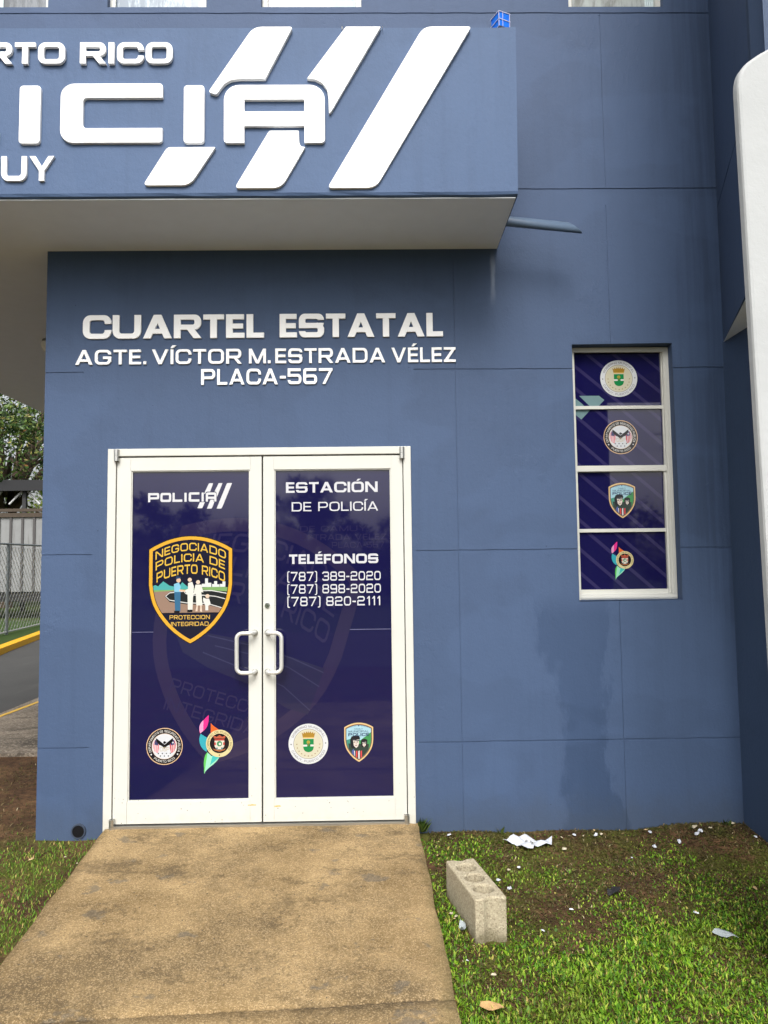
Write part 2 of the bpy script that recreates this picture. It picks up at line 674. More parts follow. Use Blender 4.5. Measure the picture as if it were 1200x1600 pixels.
    if c == '3':
        return w, ring(0, lo, w, 1, .25) + ring(0, 0, w, hi, .25) + [(rect(-.05, hi, tv + .01, .76), C), (rect(-.05, .24, tv + .01, lo), C), (rect(-.02, lo - .02, w * .3, hi + .02), C)]
    if c == '6':
        return w, ring(0, 0, w, .6, .25) + [(rr(0, .25, tv, 1, min(.18, tv), (0, 0, 0, 1)), A), (rr(0, 1 - th, w * .95, 1, .17, (0, 0, 0, 1)), A)]
    if c == '9':
        return w, ring(0, .4, w, 1, .25) + [(rr(w - tv, 0, w, .75, min(.18, tv), (0, 1, 0, 0)), A), (rr(w * .05, 0, w, th, .17, (0, 1, 0, 0)), A)]
    if c == '8':
        return w, ring(.02, lo, w - .02, 1, .25) + ring(0, 0, w, hi, .25)
    if c == '7':
        return w, [(rect(0, 1 - th, w, 1), A), (quad(w * .25, w * .25 + tv * 1.1, w - tv * 1.05, w, 0, 1 - th * .5), A)]
    if c == '1':
        return .5, [(rect(.5 - tv, 0, .5, 1), A), (quad(.08, .08 + tv * 1.2, .5 - tv * .95, .5, .72, 1), A)]
    if c in '()':
        ww = .34
        L = [(rr(0, -.17, ww * 2, 1.08, .2), A), (rr(tv * .9, -.17 + th * .7, ww * 2, 1.08 - th * .7, .12), C), (rect(ww, -.3, ww * 2.2, 1.2), C)]
        if c == ')':
            L = [([(ww - x, y) for x, y in p], a) for p, a in L]
        return ww, L
    raise KeyError(c)


ACC = {'Á': 'A', 'É': 'E', 'Í': 'I', 'Ó': 'O', 'Ú': 'U'}


def lay_text(s, tv=.2, th=.17, track=.16):
    """[(x0, width, layers)] for each glyph and the total width at cap height 1"""
    x = 0
    out = []
    for ch_ in s:
        b = ACC.get(ch_, ch_)
        w_, L = glyph(b, tv, th)
        if ch_ in ACC:
            cx = w_ / 2
            L = L + [(quad(cx - .12, cx + .06, cx + .02, cx + .32, 1.08, 1.27), True)]
        if L:
            out.append((x, w_, L))
        x += w_ + (track if ch_ != ' ' else track * .4)
    return out, x - track


def subdiv(p, m):
    out = []
    for i in range(len(p)):
        a, b = p[i], p[(i + 1) % len(p)]
        k = max(1, int(math.hypot(b[0] - a[0], b[1] - a[1]) / m))
        out += [(a[0] + (b[0] - a[0]) * j / k, a[1] + (b[1] - a[1]) * j / k) for j in range(k)]
    return out


def text_into(mb, s, box, P, mat, h0, h1=None, tv=.2, th=.17, track=.16, warp=None, clip=None):
    """box: (u0, v0, u1, v1); text stretched to it. warp acts on (t in -1..1, cap 0..1)"""
    L, tot = lay_text(s, tv, th, track)
    u0, v0, u1, v1 = box
    for x, w_, gl in L:
        lay = []
        for p, a in gl:
            if warp:
                p = [warp(2 * (x + q[0]) / tot - 1, q[1]) for q in subdiv(p, .12)]
            else:
                p = [(u0 + (x + q[0]) / tot * (u1 - u0), v0 + q[1] * (v1 - v0)) for q in p]
            lay.append((p, mat if a else None))
        mb.planar(lay, P, h0, h1, clip)


def text_sign(name, label, s, box, y, mat, depth=.02, **k):
    """raised lettering on a wall facing the street; every letter a part"""
    u0, v0, u1, v1 = box
    root = thing(name, label, "sign", ((u0 + u1) / 2, y, v0))
    P = ((0, y, 0), (1, 0, 0), (0, 0, 1), (0, -1, 0))
    tv, th, track = k.get('tv', .2), k.get('th', .17), k.get('track', .16)
    for word, a, b in (k.get('words') or [(s, u0, u1)]):
        L, tot = lay_text(word, tv, th, track)
        for x, w_, gl in L:
            mb = MB()
            lay = [([(a + (x + q[0]) / tot * (b - a), v0 + q[1] * (v1 - v0)) for q in p], 0 if on else None) for p, on in gl]
            mb.planar(lay, P, -.002, depth)
            mb.build("letter", mat, root, bevel=.0012)
    return root


# ------------------------------------------------------------------ ground
def gz(x, y):
    if y >= 0:
        return -.075
    if y > -2.6:
        return -.07 + .068 * y
    return -.07 - .1768 + .02 * max(y + 2.6, -6)


def hnoise(x, y):
    return (math.sin(x * 5.1 + 1.3 * math.sin(y * 3.7)) * math.sin(y * 6.3 + 1.1 * math.sin(x * 4.1 + 2)) +
            .5 * math.sin(x * 13.3 + y * 5.2) * math.sin(y * 14.7 - x * 3.1))


def ground_h(x, y):
    h = gz(x, y)
    if x > 1.9 and y > -.7:                                      # earth heaped in the corner by the wing
        d = math.hypot((x - 3.75) / .35, (y + .12) / .3)
        h += .045 * math.exp(-d * d)
    if x < -.42 and y > 0:
        return h
    return h + .008 * hnoise(x, y)


def axis(pts):
    out = []
    for a, b, st in pts:
        n = max(1, round((b - a) / st))
        out += [a + (b - a) * i / n for i in range(n)]
    return out + [pts[-1][1]]


gx = axis([(-400, -60, 60), (-60, -8, 4), (-8, -3, .5), (-3, 6, .06), (6, 12, .6), (12, 60, 5), (60, 400, 60)])
gy = axis([(-400, -60, 60), (-60, -6, 4), (-6, -3, .3), (-3, .4, .06), (.4, 14, .5), (14, 60, 4), (60, 400, 60)])
mb = MB()
nx = len(gx)
mb.v = [(x, y, ground_h(x, y) if (-8 < x < 12 and -6 < y < 14) else gz(x, y)) for y in gy for x in gx]
mb.f = [(j * nx + i, j * nx + i + 1, (j + 1) * nx + i + 1, (j + 1) * nx + i) for j in range(len(gy) - 1) for i in range(nx - 1)]
mb.m = [0] * len(mb.f)
mb.sm = [True] * len(mb.f)


def soil_mat():
    t = NT("soil_and_moss", 0.95, 0.2)
    a = t.noise(3.2, 6, 0.65)
    col = t.mix(t.smooth(a, .38, .62), srgb(70, 50, 34), srgb(104, 78, 54))
    b = t.noise(24, 5, 0.7)
    col = t.mix(t.smooth(b, .4, .75), col, srgb(48, 36, 24))
    moss = t.smooth(t.noise(4.4, 5, .6, t.coords((1, 1, 1), (7, 3, 0))), .46, .6)
    mx = t.sep()
    moss = t.math('MULTIPLY', moss, t.smooth(t.math('ADD', mx[0], t.math('MULTIPLY', mx[1], -1.5)), -1.4, .2))
    col = t.mix(t.math('MULTIPLY', moss, .75), col, t.mix(t.noise(60, 3), srgb(52, 62, 20), srgb(88, 92, 34)))
    xyz = t.sep()
    far = t.smooth(t.math('ABSOLUTE', xyz[1]), 9, 14)
    col = t.mix(far, col, t.mix(t.noise(2, 6), srgb(52, 68, 28), srgb(80, 94, 44)))
    t.base(col)
    bb = t.bump(t.noise(30, 6, .7), .7, .02)
    t.bump(t.voro(90), .35, .006, bb)
    return t.m


tag(mb.build("ground", soil_mat()), kind='structure')


def concrete_mat(name, c0, c1, dark, agg=110, stain=.6, joint=False):
    t = NT(name, 0.88, 0.25)
    a = t.noise(1.8, 7, .65)
    col = t.mix(t.smooth(a, .3, .7), srgb(*c0), srgb(*c1))
    b = t.noise(.9, 6, .7, t.coords((1, 1, 1), (3, 1, 0)))
    col = t.mix(t.math('MULTIPLY', t.smooth(t.math('ADD', b, t.math('MULTIPLY', t.math('SUBTRACT', t.noise(70, 4, .7), .5), .3)), .47, .66), stain), col, srgb(*dark))
    ag = t.n("ShaderNodeTexVoronoi")
    ag.inputs['Scale'].default_value = agg
    t.link(t.tc.outputs['Object'], ag.inputs['Vector'])
    sp = t.n("ShaderNodeSeparateColor")
    t.link(ag.outputs['Color'], sp.inputs[0])
    col = t.mix(t.math('MULTIPLY', t.math('GREATER_THAN', sp.outputs[0], .78), .34), col, srgb(*[min(255, x + 38) for x in c1]))
    col = t.mix(t.math('MULTIPLY', t.math('LESS_THAN', sp.outputs[0], .2), .34), col, srgb(*[x * .6 for x in c0]))
    pit = t.voro(16)
    col = t.mix(t.math('MULTIPLY', t.math('LESS_THAN', pit, .07), .8), col, srgb(62, 58, 54))
    bl = t.noise(4.3, 4, .6, t.coords((1, 1.3, 1), (9, 4, 0)))
    col = t.mix(t.math('MULTIPLY', t.smooth(bl, .63, .68), .55), col, srgb(92, 88, 80))
    st2 = t.noise(2.6, 7, .75, t.coords((.7, 1.6, 1), (2, 8, 0)))
    col = t.mix(t.math('MULTIPLY', t.smooth(t.math('ADD', st2, t.math('MULTIPLY', t.math('SUBTRACT', t.noise(48, 4, .7), .5), .35)), .5, .64), stain * .8), col, srgb(*[c * .8 for c in dark]))
    wh = t.noise(6.5, 5, .7, t.coords((.6, 2.4, 1), (5, 5, 0)))
    col = t.mix(t.math('MULTIPLY', t.smooth(wh, .68, .74), .5), col, srgb(*[min(255, c * 1.2) for c in c1]))
    if joint:
        xyz = t.sep()
        jl = t.math('ADD', t.math('SUBTRACT', xyz[1], t.math('MULTIPLY', t.math('SUBTRACT', xyz[0], .9), .0533)), 1.675)
        jl = t.math('ADD', t.math('ABSOLUTE', jl), t.math('MULTIPLY', t.math('SUBTRACT', t.noise(30, 4), .5), .012))
        col = t.mix(t.math('MULTIPLY', t.smooth(jl, .008, .002), .85), col, srgb(52, 44, 34))
        ed = t.math('MINIMUM', t.math('SUBTRACT', 1.93, xyz[0]), xyz[0])
        ed = t.math('ADD', ed, t.math('MULTIPLY', t.math('SUBTRACT', t.noise(11, 5), .5), .12))
        col = t.mix(t.math('MULTIPLY', t.smooth(ed, .06, -.03), .45), col, srgb(92, 84, 52))
    t.base(col)
    x = t.bump(t.noise(14, 6, .7), .3, .01)
    t.bump(ag.outputs['Distance'], .45, .004, x)
    return t.m


RAMPM = concrete_mat("worn_ramp_concrete", (116, 96, 64), (166, 141, 101), (86, 73, 52), 230, .7, True)
# entrance ramp: slab with a tooled joint near its foot
mb = MB()


def ramp_z(y):
    return .08 * y - .002 if y > -2.2 else -.178 + .03 * (y + 2.2)


def ramp_x(y):
    return .012 + .022 * (-y), 1.915 + .032 * (-y)


ys = axis([(-5.5, -2.2, .3), (-2.2, -1.69, .06), (-1.69, -1.66, .01), (-1.66, 0.03, .05)])
nxr = 26
vv = []
for y in ys:
    a, b = ramp_x(y)
    for i in range(nxr + 1):
        u = i / nxr
        x = a + (b - a) * u
        yy = y + max(0, 1 - abs(y + 1.675) / .4) * .0533 * (x - .9)
        if 0 < i < nxr:
            edge = 0
        else:
            edge = .003 * math.sin(y * 9 + i) + .0025 * math.sin(y * 17 + 2 * i)
        z = ramp_z(yy) + .002 * hnoise(x * 1.3, y * 1.3)
        if -1.683 < y < -1.667:
            z -= .012
        if i in (0, nxr):
            z -= .006
        vv.append((x + edge, yy, z))
m_ = nxr + 1
mb.add(vv, [(j * m_ + i, j * m_ + i + 1, (j + 1) * m_ + i + 1, (j + 1) * m_ + i) for j in range(len(ys) - 1) for i in range(nxr)], 0, True)
bot = [(x, y, z - .25) for x, y, z in vv]
o = len(mb.v)
mb.v += bot
for j in range(len(ys) - 1):
    for i, fl in ((0, 1), (nxr, 0)):
        a, b = j * m_ + i, (j + 1) * m_ + i
        q = (a, b, b + o, a + o)
        mb.f.append(q if not fl else q[::-1])
        mb.m.append(0)
        mb.sm.append(False)
tag(mb.build("ramp", RAMPM), kind='structure')

# side apron, driveway, painted line and kerb to the left of the building
APR = concrete_mat("apron_concrete", (112, 102, 90), (146, 134, 118), (74, 68, 60), 60, .9)


def asphalt_mat():
    t = NT("asphalt", .9, .3)
    a = t.noise(1.2, 6, .65)
    col = t.mix(a, srgb(44, 45, 47), srgb(74, 74, 73))
    col = t.mix(t.math('MULTIPLY', t.smooth(t.noise(.7, 5, .6, t.coords((2, .5, 1))), .5, .7), .4), col, srgb(92, 92, 90))
    col = t.mix(.3, col, t.mix(t.noise(120, 3), srgb(30, 30, 30), srgb(120, 118, 114)))
    t.base(col)
    t.bump(t.noise(120, 4), .5, .006)
    return t.m


ASPH = asphalt_mat()


def sheet(name, pts, z, mat, th=.0):
    m = MB()
    n = len(pts)
    m.add([(x, y, z) for x, y in pts], [tuple(range(n))])
    if th:
        m.add([(x, y, z) for x, y in pts] + [(x, y, z - th) for x, y in pts], [(i, i + n, (i + 1) % n + n, (i + 1) % n) for i in range(n)])
    return tag(m.build(name, mat), kind='structure')


sheet("pavement", [(-2.54, 2.03), (-.43, 2.05), (-.43, 12), (-2.7, 12)], -.045, APR, .05)
sheet("driveway", [(-2.6, -6), (-2.6, 7), (-3.3, 40), (-13, 40), (-5.45, 9.7), (-4.6, 4), (-4.4, -6)], -.06, ASPH)
sheet("road", [(-200, -17), (200, -17), (200, -9.5), (-200, -9.5)], gz(0, -10) + .012, ASPH)
YEL = plain("yellow_kerb_paint", (224, 168, 22), .6, .4, var=.15, scale=12)
YEL2 = plain("yellow_line_paint", (214, 172, 66), .6, .4, var=.15, scale=12)
mb = MB()
mb.prism([(-2.56, 2.6, -.045), (-2.50, 2.6, -.045), (-2.40, 4.9, -.045), (-2.45, 4.9, -.045)], (0, 0, .004))
tag(mb.build("road_marking", YEL2), kind='structure')
mb = MB()
kerb = [(-4.75, 5.5), (-5.46, 9.6), (-6.12, 12.84), (-7.1, 17.5)]
for a, b in zip(kerb, kerb[1:]):
    mb.prism([(a[0], a[1], -.08), (b[0], b[1], -.08), (b[0] - .22, b[1], -.08), (a[0] - .22, a[1], -.08)], (0, 0, .14))
tag(mb.build("kerb", YEL), kind='structure')
LAWN = plain("verge_turf", (54, 74, 30), .95, .2, var=.3, bump=.8, scale=40)
sheet("verge", [(-4.98, 5.5), (-5.69, 9.6), (-6.35, 12.84), (-7.3, 17.5), (-9.5, 17.5), (-9, 5.5)], .045, LAWN, .1)
sheet("yard", [(-60, 14), (-7.6, 17.8), (-8.2, 19.0), (-60, 19.5)], -.05, plain("grey_gravel", (62, 61, 60), .9, .2, var=.3, bump=.5, scale=14))

# ------------------------------------------------------------------ the station building
ST = thing("police_station", "blue painted police station with projecting sign canopy and white glass doors", "building", (0, 0, 0))
WP = ((0, 0, 0), (1, 0, 0), (0, 0, 1), (0, -1, 0))


def wob(x0, x1, z, h, amp=.0018, st=.09):
    n = max(2, int((x1 - x0) / st))
    xs = [x0 + (x1 - x0) * i / n for i in range(n + 1)]
    lo = [(x, z - h / 2 + random.uniform(-amp, amp)) for x in xs]
    hi = [(x, z + h / 2 + random.uniform(-amp, amp)) for x in xs]
    return lo + hi[::-1]


def wobv(x, z0, z1, h, amp=.0012, st=.11):
    return [(b, a) for a, b in wob(z0, z1, x, h, amp, st)]


outline = [(-.414, -.4), (3.95, -.4), (3.95, 7.2), (-2.65, 7.2), (-2.65, 3.63), (-.414, 3.63)]
DOORX0, DOORX1, DOORZ = -.004, 1.902, 2.322
opens = [rect(DOORX0, -.5, DOORX1, DOORZ), [(2.953, 1.33), (3.606, 1.333), (3.602, 2.982), (2.953, 2.977)]]
UPW = [(-1.07, -.445), (-.055, .595), (.958, 1.62), (3.0, 3.636)]
opens += [rect(a, 5.268, b, 6.45) for a, b in UPW]
groove = []
for z in (.475, 1.659, 2.818):
    groove.append(wob(-.45, -.10 if z < 2 else -.17, z, .010))
    groove.append(wob(1.93, 3.0 if z > 1.4 and z < 2.9 else 3.95, z, .011))
    if 1.4 < z < 2.9:
        groove.append(wob(3.56, 3.95, z, .011))
groove.append(wob(2.3, 3.95, 4.011, .012))
groove.append(wob(-2.7, 3.95, 5.222, .012))
groove += [wobv(2.197, -.1, 3.55, .005), wobv(3.203, -.1, 1.345, .005), wobv(3.203, 2.97, 3.9, .005), wobv(3.203, 4.02, 5.21, .006)]
mb = MB()
mb.planar([(outline, 0)] + [(g, None) for g in groove] + [(o_, None) for o_ in opens], WP, -.0040, 0.0)
mb.planar([(outline, 0)] + [(o_, None) for o_ in opens], WP, -.25, -.0042)
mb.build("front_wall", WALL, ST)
# side walls, upper storey block, roof
mb = MB()
mb.box(-.413, -.2, .251, 8, -.4, 3.62)
mb.box(3.7, 3.949, .251, 8, -.4, 7.2)
mb.box(-2.649, -2.45, .251, 8, 3.63, 7.2)
mb.box(-2.649, 3.949, 8, 8.2, 3.63, 7.2)
mb.box(-.413, 3.949, 8, 8.2, -.4, 3.62)
mb.build("side_wall", WING, ST)
mb = MB()
mb.box(-2.9, 4.3, -.2, 8.4, 7.2, 7.4)
mb.build("roof", SOFF, ST)
# canopy band carrying the sign, with its soffit running back over the side passage
mb = MB()
prof = [(-.690, 3.640), (-.684, 3.625), (-.672, 3.619), (0, 3.619), (0, 4.612), (-.655, 4.614), (-.683, 4.604)]
n = len(prof)
xs = [-2.65 + i * (2.488 + 2.65) / 40 for i in range(41)]
vs = []
for x in xs:
    for (y, z) in prof:
        j = random.uniform(-.0018, .0018)
        vs.append((x + (.012 * (z - 3.619) if x > 2.48 else 0), y + (j if y < -.6 else 0), z + (j if y < -.6 else 0) + .004 * (x > 2.4) * (y < -.6)))
fs = []
for i in range(40):
    for k in range(n):
        k2 = (k + 1) % n
        fs.append((i * n + k, i * n + k2, (i + 1) * n + k2, (i + 1) * n + k))
fs += [tuple(range(n)), tuple(40 * n + k for k in range(n))[::-1]]
mb.add(vs, fs, 0)
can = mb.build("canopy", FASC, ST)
mb = MB()
mb.planar([([(-2.648, -.668), (2.478, -.668), (2.484, 0.0), (-.416, 0.0), (-.416, 7.9), (-2.648, 7.9)], 0)], ((0, 0, 3.619), (1, 0, 0), (0, 1, 0), (0, 0, -1)), 0, .006)
mb.build("soffit", SOFF, can)
# wing on the right: lower wall square to the front, skewed upper storey, white pillar
mb = MB()
mb.box(3.93, 4.2, -.50, -.0005, -.4, 2.985)
mb.box(4.2005, 7.0, -.50, -.30, -.4, 2.985)
mb.build("wing_wall", WING, ST)


def dx(s):
    return 3.936 - .333 * s


mb = MB()
WN = Vector((-1, .333, 0)).normalized()
DU = Vector((-.333, -1, 0)).normalized()
DL = math.sqrt(1 + .333 ** 2)
DP = ((3.936, 0, 0), tuple(DU), (0, 0, 1), tuple(WN))
g2 = [wob(.02, 1.26, 3.879, .010)]
opw = rect(1.221 * DL, 3.55, 1.56 * DL, 5.9)
dout = rect(.0, 2.982, 1.58 * DL, 7.2)
mb.planar([(dout, 0), (g2[0], None), (opw, None)], DP, -.006, 0)
mb.planar([(dout, 0), (opw, None)], DP, -.2, -.0062)
mb.box(dx(1.57) + .03, 7.0, -1.58, -1.40, 2.992, 7.2)
mb.build("upper_wall", WING, ST)
mb = MB()
mb.planar([([(3.936, -.001), (dx(1.57) + .02, -1.57), (7.0, -1.57), (7.0, -.001)], 0)], ((0, 0, 2.985), (1, 0, 0), (0, 1, 0), (0, 0, -1)), 0, .006)
mb.build("soffit", SOFF, ST)
# its window
wf = MB()
a0, a1, b0, b1 = 1.221 * DL, 1.56 * DL, 3.55, 5.9
wf.planar([(rect(a0, b0, a1, b1), 0), (rect(a0 + .05, b0 + .05, a1 - .05, b1 - .05), None)], DP, -.125, -.065)
wf.planar([(rect(a0 + .05, b0 + .05, a0 + .075, b1 - .05), 0)], DP, -.125, -.085)
UGL = plain("pale_window_glass", (170, 182, 184), .08, .5, var=.25, scale=7)
CURT = plain("white_curtain", (184, 198, 200), .5, .4, var=.08, scale=14)
wfo = wf.build("window", FRAME, ST)
m2 = MB()
for i in range(6):
    u = a0 + .06 + i * .04
    m2.planar([(rect(u, b0 + .05, u + .04, b1 - .05), 0)], DP, -.13 - .006 * (i % 2), None)
m2.build("blind", CURT, wfo)


def pillar_mat():
    t = NT("white_stucco", .8, .25)
    t.base(t.mix(t.noise(3, 5), srgb(168, 171, 172), srgb(182, 185, 186)))
    b = t.bump(t.noise(42, 6, .7), .25, .008)
    t.bump(t.noise(7, 3), .15, .02, b)
    return t.m


PIL = pillar_mat()
mb = MB()
pr = [(3.76, -.4), (3.294, -.4), (3.272, 1.42), (3.246, 3.2), (3.241, 3.57)]
pr += bez((3.241, 3.57), (3.239, 3.68), (3.27, 3.70), (3.346, 3.750), 10) + [(3.346, 3.750), (3.40, 3.780), (3.5, 3.83), (3.62, 3.87), (3.76, 3.88)]
mb.planar([(pr, 0)], ((0, -1.66, 0), (1, 0, 0), (0, 0, 1), (0, -1, 0)), -.045, 0.0)
mb.build("pillar", PIL, ST, bevel=.014)
# drain pipe poking out behind the canopy corner
PIPE = plain("blue_grey_pipe_paint", (88, 106, 128), .45, .5, var=.1)
mb = MB()
pa, pb = Vector((2.40, -.25, 3.689)), Vector((2.915, -.25, 3.635))
d = (pb - pa).normalized()
seg = 20
nn = Vector((0, 1, 0))
bb_ = d.cross(nn)
ra, rb, rc, rd = [], [], [], []
for k in range(seg):
    a = 2 * math.pi * k / seg
    off = nn * math.cos(a) + bb_ * math.sin(a)
    cut = -off.z * 1.9
    ra.append(pa + off * .03)
    rb.append(pb + off * .03 + d * cut * .03)
    rc.append(pb + off * .025 + d * cut * .03)
    rd.append(pb + off * .025 - d * .2)
mb.add(ra + rb + rc + rd, [(r_ * seg + k, r_ * seg + (k + 1) % seg, (r_ + 1) * seg + (k + 1) % seg, (r_ + 1) * seg + k) for r_ in range(3) for k in range(seg)], 0, True)
mb.add(rd, [tuple(range(seg))], 1)
mb.build("drain_pipe", [PIPE, GAP], ST)
# weep hole at the foot of the wall
mb = MB()
mb.tube([(-.154, -.006, -.022), (-.154, .004, -.022)], .040, 20, 1)
ring_ = []
for k in range(24):
    a, b = 2 * math.pi * k / 24, 2 * math.pi * (k + 1) / 24
    P4 = [(-.154 + r_ * math.cos(t_), yy, -.022 + r_ * math.sin(t_)) for r_, yy in ((.036, -.0085), (.044, -.0085), (.047, .001)) for t_ in (a, b)]
    mb.add(P4, [(0, 1, 3, 2), (2, 3, 5, 4)], 0)
mb.build("weep_hole", [plain("grey_pvc", (50, 60, 76), .6), GAP], ST)

# ---- entrance doors
mb = MB()
fo = .012                                                     # frame stands a little proud of the wall
mb.planar([(wobv(.02, 0, 1, .01) and rect(DOORX0 - .002, -.03, DOORX1 + .002, DOORZ + .002), 0), (rect(.046, -.06, 1.856, 2.277), None)], WP, -.12, fo)
mb.build("door_frame", FRAME, ST, bevel=.003)
mb = MB()
mb.box(.0, 1.9, .05, .06, -.1, 2.3)
mb.build("door_backing", GAP, ST)
mb = MB()
mb.box(.047, 1.855, -.03, .04, -.03, .008)
mb.build("threshold", STEEL, ST)


def door(x0, x1, hinge_left):
    root = None
    lf = MB()
    if hinge_left:
        gx0, gx1 = x0 + .088, x1 - .074
    else:
        gx0, gx1 = x0 + .070, x1 - .074
    z0, z1 = .016, 2.268
    gz0, gz1 = .147, 2.185
    lf.planar([(rect(x0, z0, x1, z1), 0), (rect(gx0, gz0, gx1, gz1), None), (rect(gx0 - .004, z0, gx0 - .0025, gz0), None), (rect(gx1 + .0025, z0, gx1 + .004, gz0), None),
               (rect(gx0 - .004, gz1, gx0 - .0025, z1), None), (rect(gx1 + .0025, gz1, gx1 + .004, z1), None)], WP, -.034, .004)
    lf.box(x0 + .002, gx0 - .0005, .0, .034, z0 + .002, z1 - .002)
    lf.box(gx1 + .0005, x1 - .002, .0, .034, z0 + .002, z1 - .002)
    lf.box(gx0, gx1, .0, .034, z0 + .002, gz0 - .001)
    lf.box(gx0, gx1, .0, .034, gz1 + .001, z1 - .002)
    # glazing bead
    lf.planar([(rect(gx0 + .0003, gz0 + .0003, gx1 - .0003, gz1 - .0003), 0), (rect(gx0 + .007, gz0 + .007, gx1 - .007, gz1 - .007), None)], WP, -.03, -.003)
    lo_ = lf.build("door", FRAME, ST)
    g = MB()
    g.planar([(rect(gx0 + .005, gz0 + .005, gx1 - .005, gz1 - .005), 0)], WP, -.02, -.014)
    g.build("glass", VINYL, lo_)
    # seam between the two sheets of film
    s_ = MB()
    s_.planar([(wob(gx0 + .006, gx1 - .006, 1.174, .004, .0004), 0)], WP, -.014, -.0136)
    s_.build("film_seam", sticker("seam", (96, 96, 128)), lo_)
    return lo_, (gx0 + .007, gz0 + .007, gx1 - .007, gz1 - .007)


DL_, GL = door(.052, .9595, True)
DR_, GR = door(.9695, 1.850, False)
GP = ((0, .0136, 0), (1, 0, 0), (0, 0, 1), (0, -1, 0))         # print surface on the door glass


def pull(door_, xm, xb):
    m = MB()
    sgn = 1 if xb > xm else -1
    path = [(xm, -.002, 1.165), (xm, -.030, 1.165)]
    r_ = .03
    for i in range(7):
        a = R(90 * i / 6)
        path.append((xm + sgn * r_ * (1 - math.cos(a)), -.030 - r_ * math.sin(a), 1.165))
    xq = xb - sgn * .035
    for i in range(8):
        a = R(90 * i / 7)
        path.append((xq + sgn * .035 * math.sin(a), -.060, 1.165 - .035 * (1 - math.cos(a))))
    half = path[:]
    path += [(x, y, 2 * 1.0445 - z) for x, y, z in half[::-1]]
    m.tube(path, .0125, 14)
    h = m.build("handle", plain("pale_aluminium", (216, 217, 214), .32, .5, .45), door_)
    for z in (1.165, .924):
        f = MB()
        f.tube([(xm, -.003, z), (xm, -.010, z)], .019, 16)
        f.build("rosette", STEEL, h)


pull(DL_, .918, .815)
pull(DR_, .998, 1.090)
mb = MB()
mb.tube([(.996, -.003, 1.331), (.996, -.012, 1.331)], [.019, .016], 20, 0)
mb.tube([(.996, -.012, 1.331), (.996, -.014, 1.331)], .010, 16, 0)
mb.box(.9945, .9975, -.0155, -.0141, 1.323, 1.336, 1)
mb.build("lock", [CHROME, GAP], DR_)
for dd, xx in ((DL_, .052), (DR_, 1.848)):
    for z0, z1 in ((2.245, 2.318), (-.03, .05)):
        m = MB()
        m.tube([(xx, -.020, z0), (xx, -.020, (z0 + z1) / 2 - .001)], .0165, 14)
        m.tube([(xx, -.020, (z0 + z1) / 2 + .001), (xx, -.020, z1)], .0165, 14)
        m.box(xx - .016, xx + .016, -.022, -.013, z0, z1)
        m.build("pivot_hinge", STEEL, dd)
# worn warning tape on the bottom rails
mb = MB()
mb.planar([(wob(.875, .925, .118, .006, .002, .008), 0)], WP, .004, .0046)
mb.build("tape_remnant", plain("worn_yellow_tape", (206, 164, 74), .7, var=.3, scale=200), DL_)
mb = MB()
mb.planar([(wob(1.036, 1.078, .108, .006, .002, .008), 0)], WP, .004, .0046)
mb.build("tape_remnant", MATS["worn_yellow_tape"], DR_)


# ------------------------------------------------------------------ prints on the glass
def shield_path(top=.31, tip=-2.26):
    k = tip / -2.26
    side = [(1, 0), (1, -.45), (1, -.85), (.975, -1.04), (.935, -1.22), (.885, -1.36), (.82, -1.49), (.75, -1.60), (.67, -1.71),
            (.58, -1.82), (.48, -1.92), (.37, -2.02), (.25, -2.11), (.13, -2.19), (.05, -2.235)]
    right = [(x, y * k) for x, y in side]
    arc = [(1 - 2 * i / 16, top * (1 - (1 - 2 * i / 16) ** 2)) for i in range(1, 16)]
    return [(0, tip)] + right[::-1] + arc + [(-x, y) for x, y in right]


class Print:
    """a multi-colour print: layers and lettering in local units, placed on a plane"""

    def __init__(s, P, s_=1.0, u=0.0, v=0.0, rot=0.0, tall=1.0):
        s.P, s.k, s.u, s.v, s.rot, s.tall = P, s_, u, v, rot, tall
        s.mb = MB()
        s.mats = []
        s.lay = []
        s.h = .0008

    def c(s, rgb):
        m = rgb if not isinstance(rgb, tuple) else sticker("%d_%d_%d" % rgb, rgb)
        if m not in s.mats:
            s.mats.append(m)
        return s.mats.index(m)

    def p(s, poly, rgb):
        s.lay.append((xf(poly, s.k, s.u, s.v, s.rot, s.k * s.tall), s.c(rgb)))

    def flush(s, clip=None):
        if s.lay:
            s.mb.planar(s.lay, s.P, s.h, s.h + .0003 if clip is None else None, clip)
            s.lay = []
            s.h += .0006

    def text(s, t, box, rgb, tv=.2, th=.17, track=.16, warp=None, clip=None):
        m = s.c(rgb)
        f = warp

        def wp(a, b):
            if f:
                q = f(a, b)
            else:
                q = (box[0] + (a + 1) / 2 * (box[2] - box[0]), box[1] + b * (box[3] - box[1]))
            return xf([q], s.k, s.u, s.v, s.rot, s.k * s.tall)[0]
        text_into(s.mb, t, (0, 0, 1, 1), s.P, m, s.h, None, tv, th, track, wp, clip)

    def arc(s, t, r, hgt, a_mid, half, rgb, bottom=False, tv=.2, th=.16):
        def f(a, b):
            if bottom:
                ang = R(a_mid + a * half)
                rad = r + hgt * (1 - b)
            else:
                ang = R(a_mid - a * half)
                rad = r + b * hgt
            return rad * math.cos(ang), rad * math.sin(ang)
        s.text(t, None, rgb, tv, th, .22, f)

    def build(s, name, parent, label=None):
        o = s.mb.build(name, s.mats, parent)
        if label:
            o['label'] = label
        return o


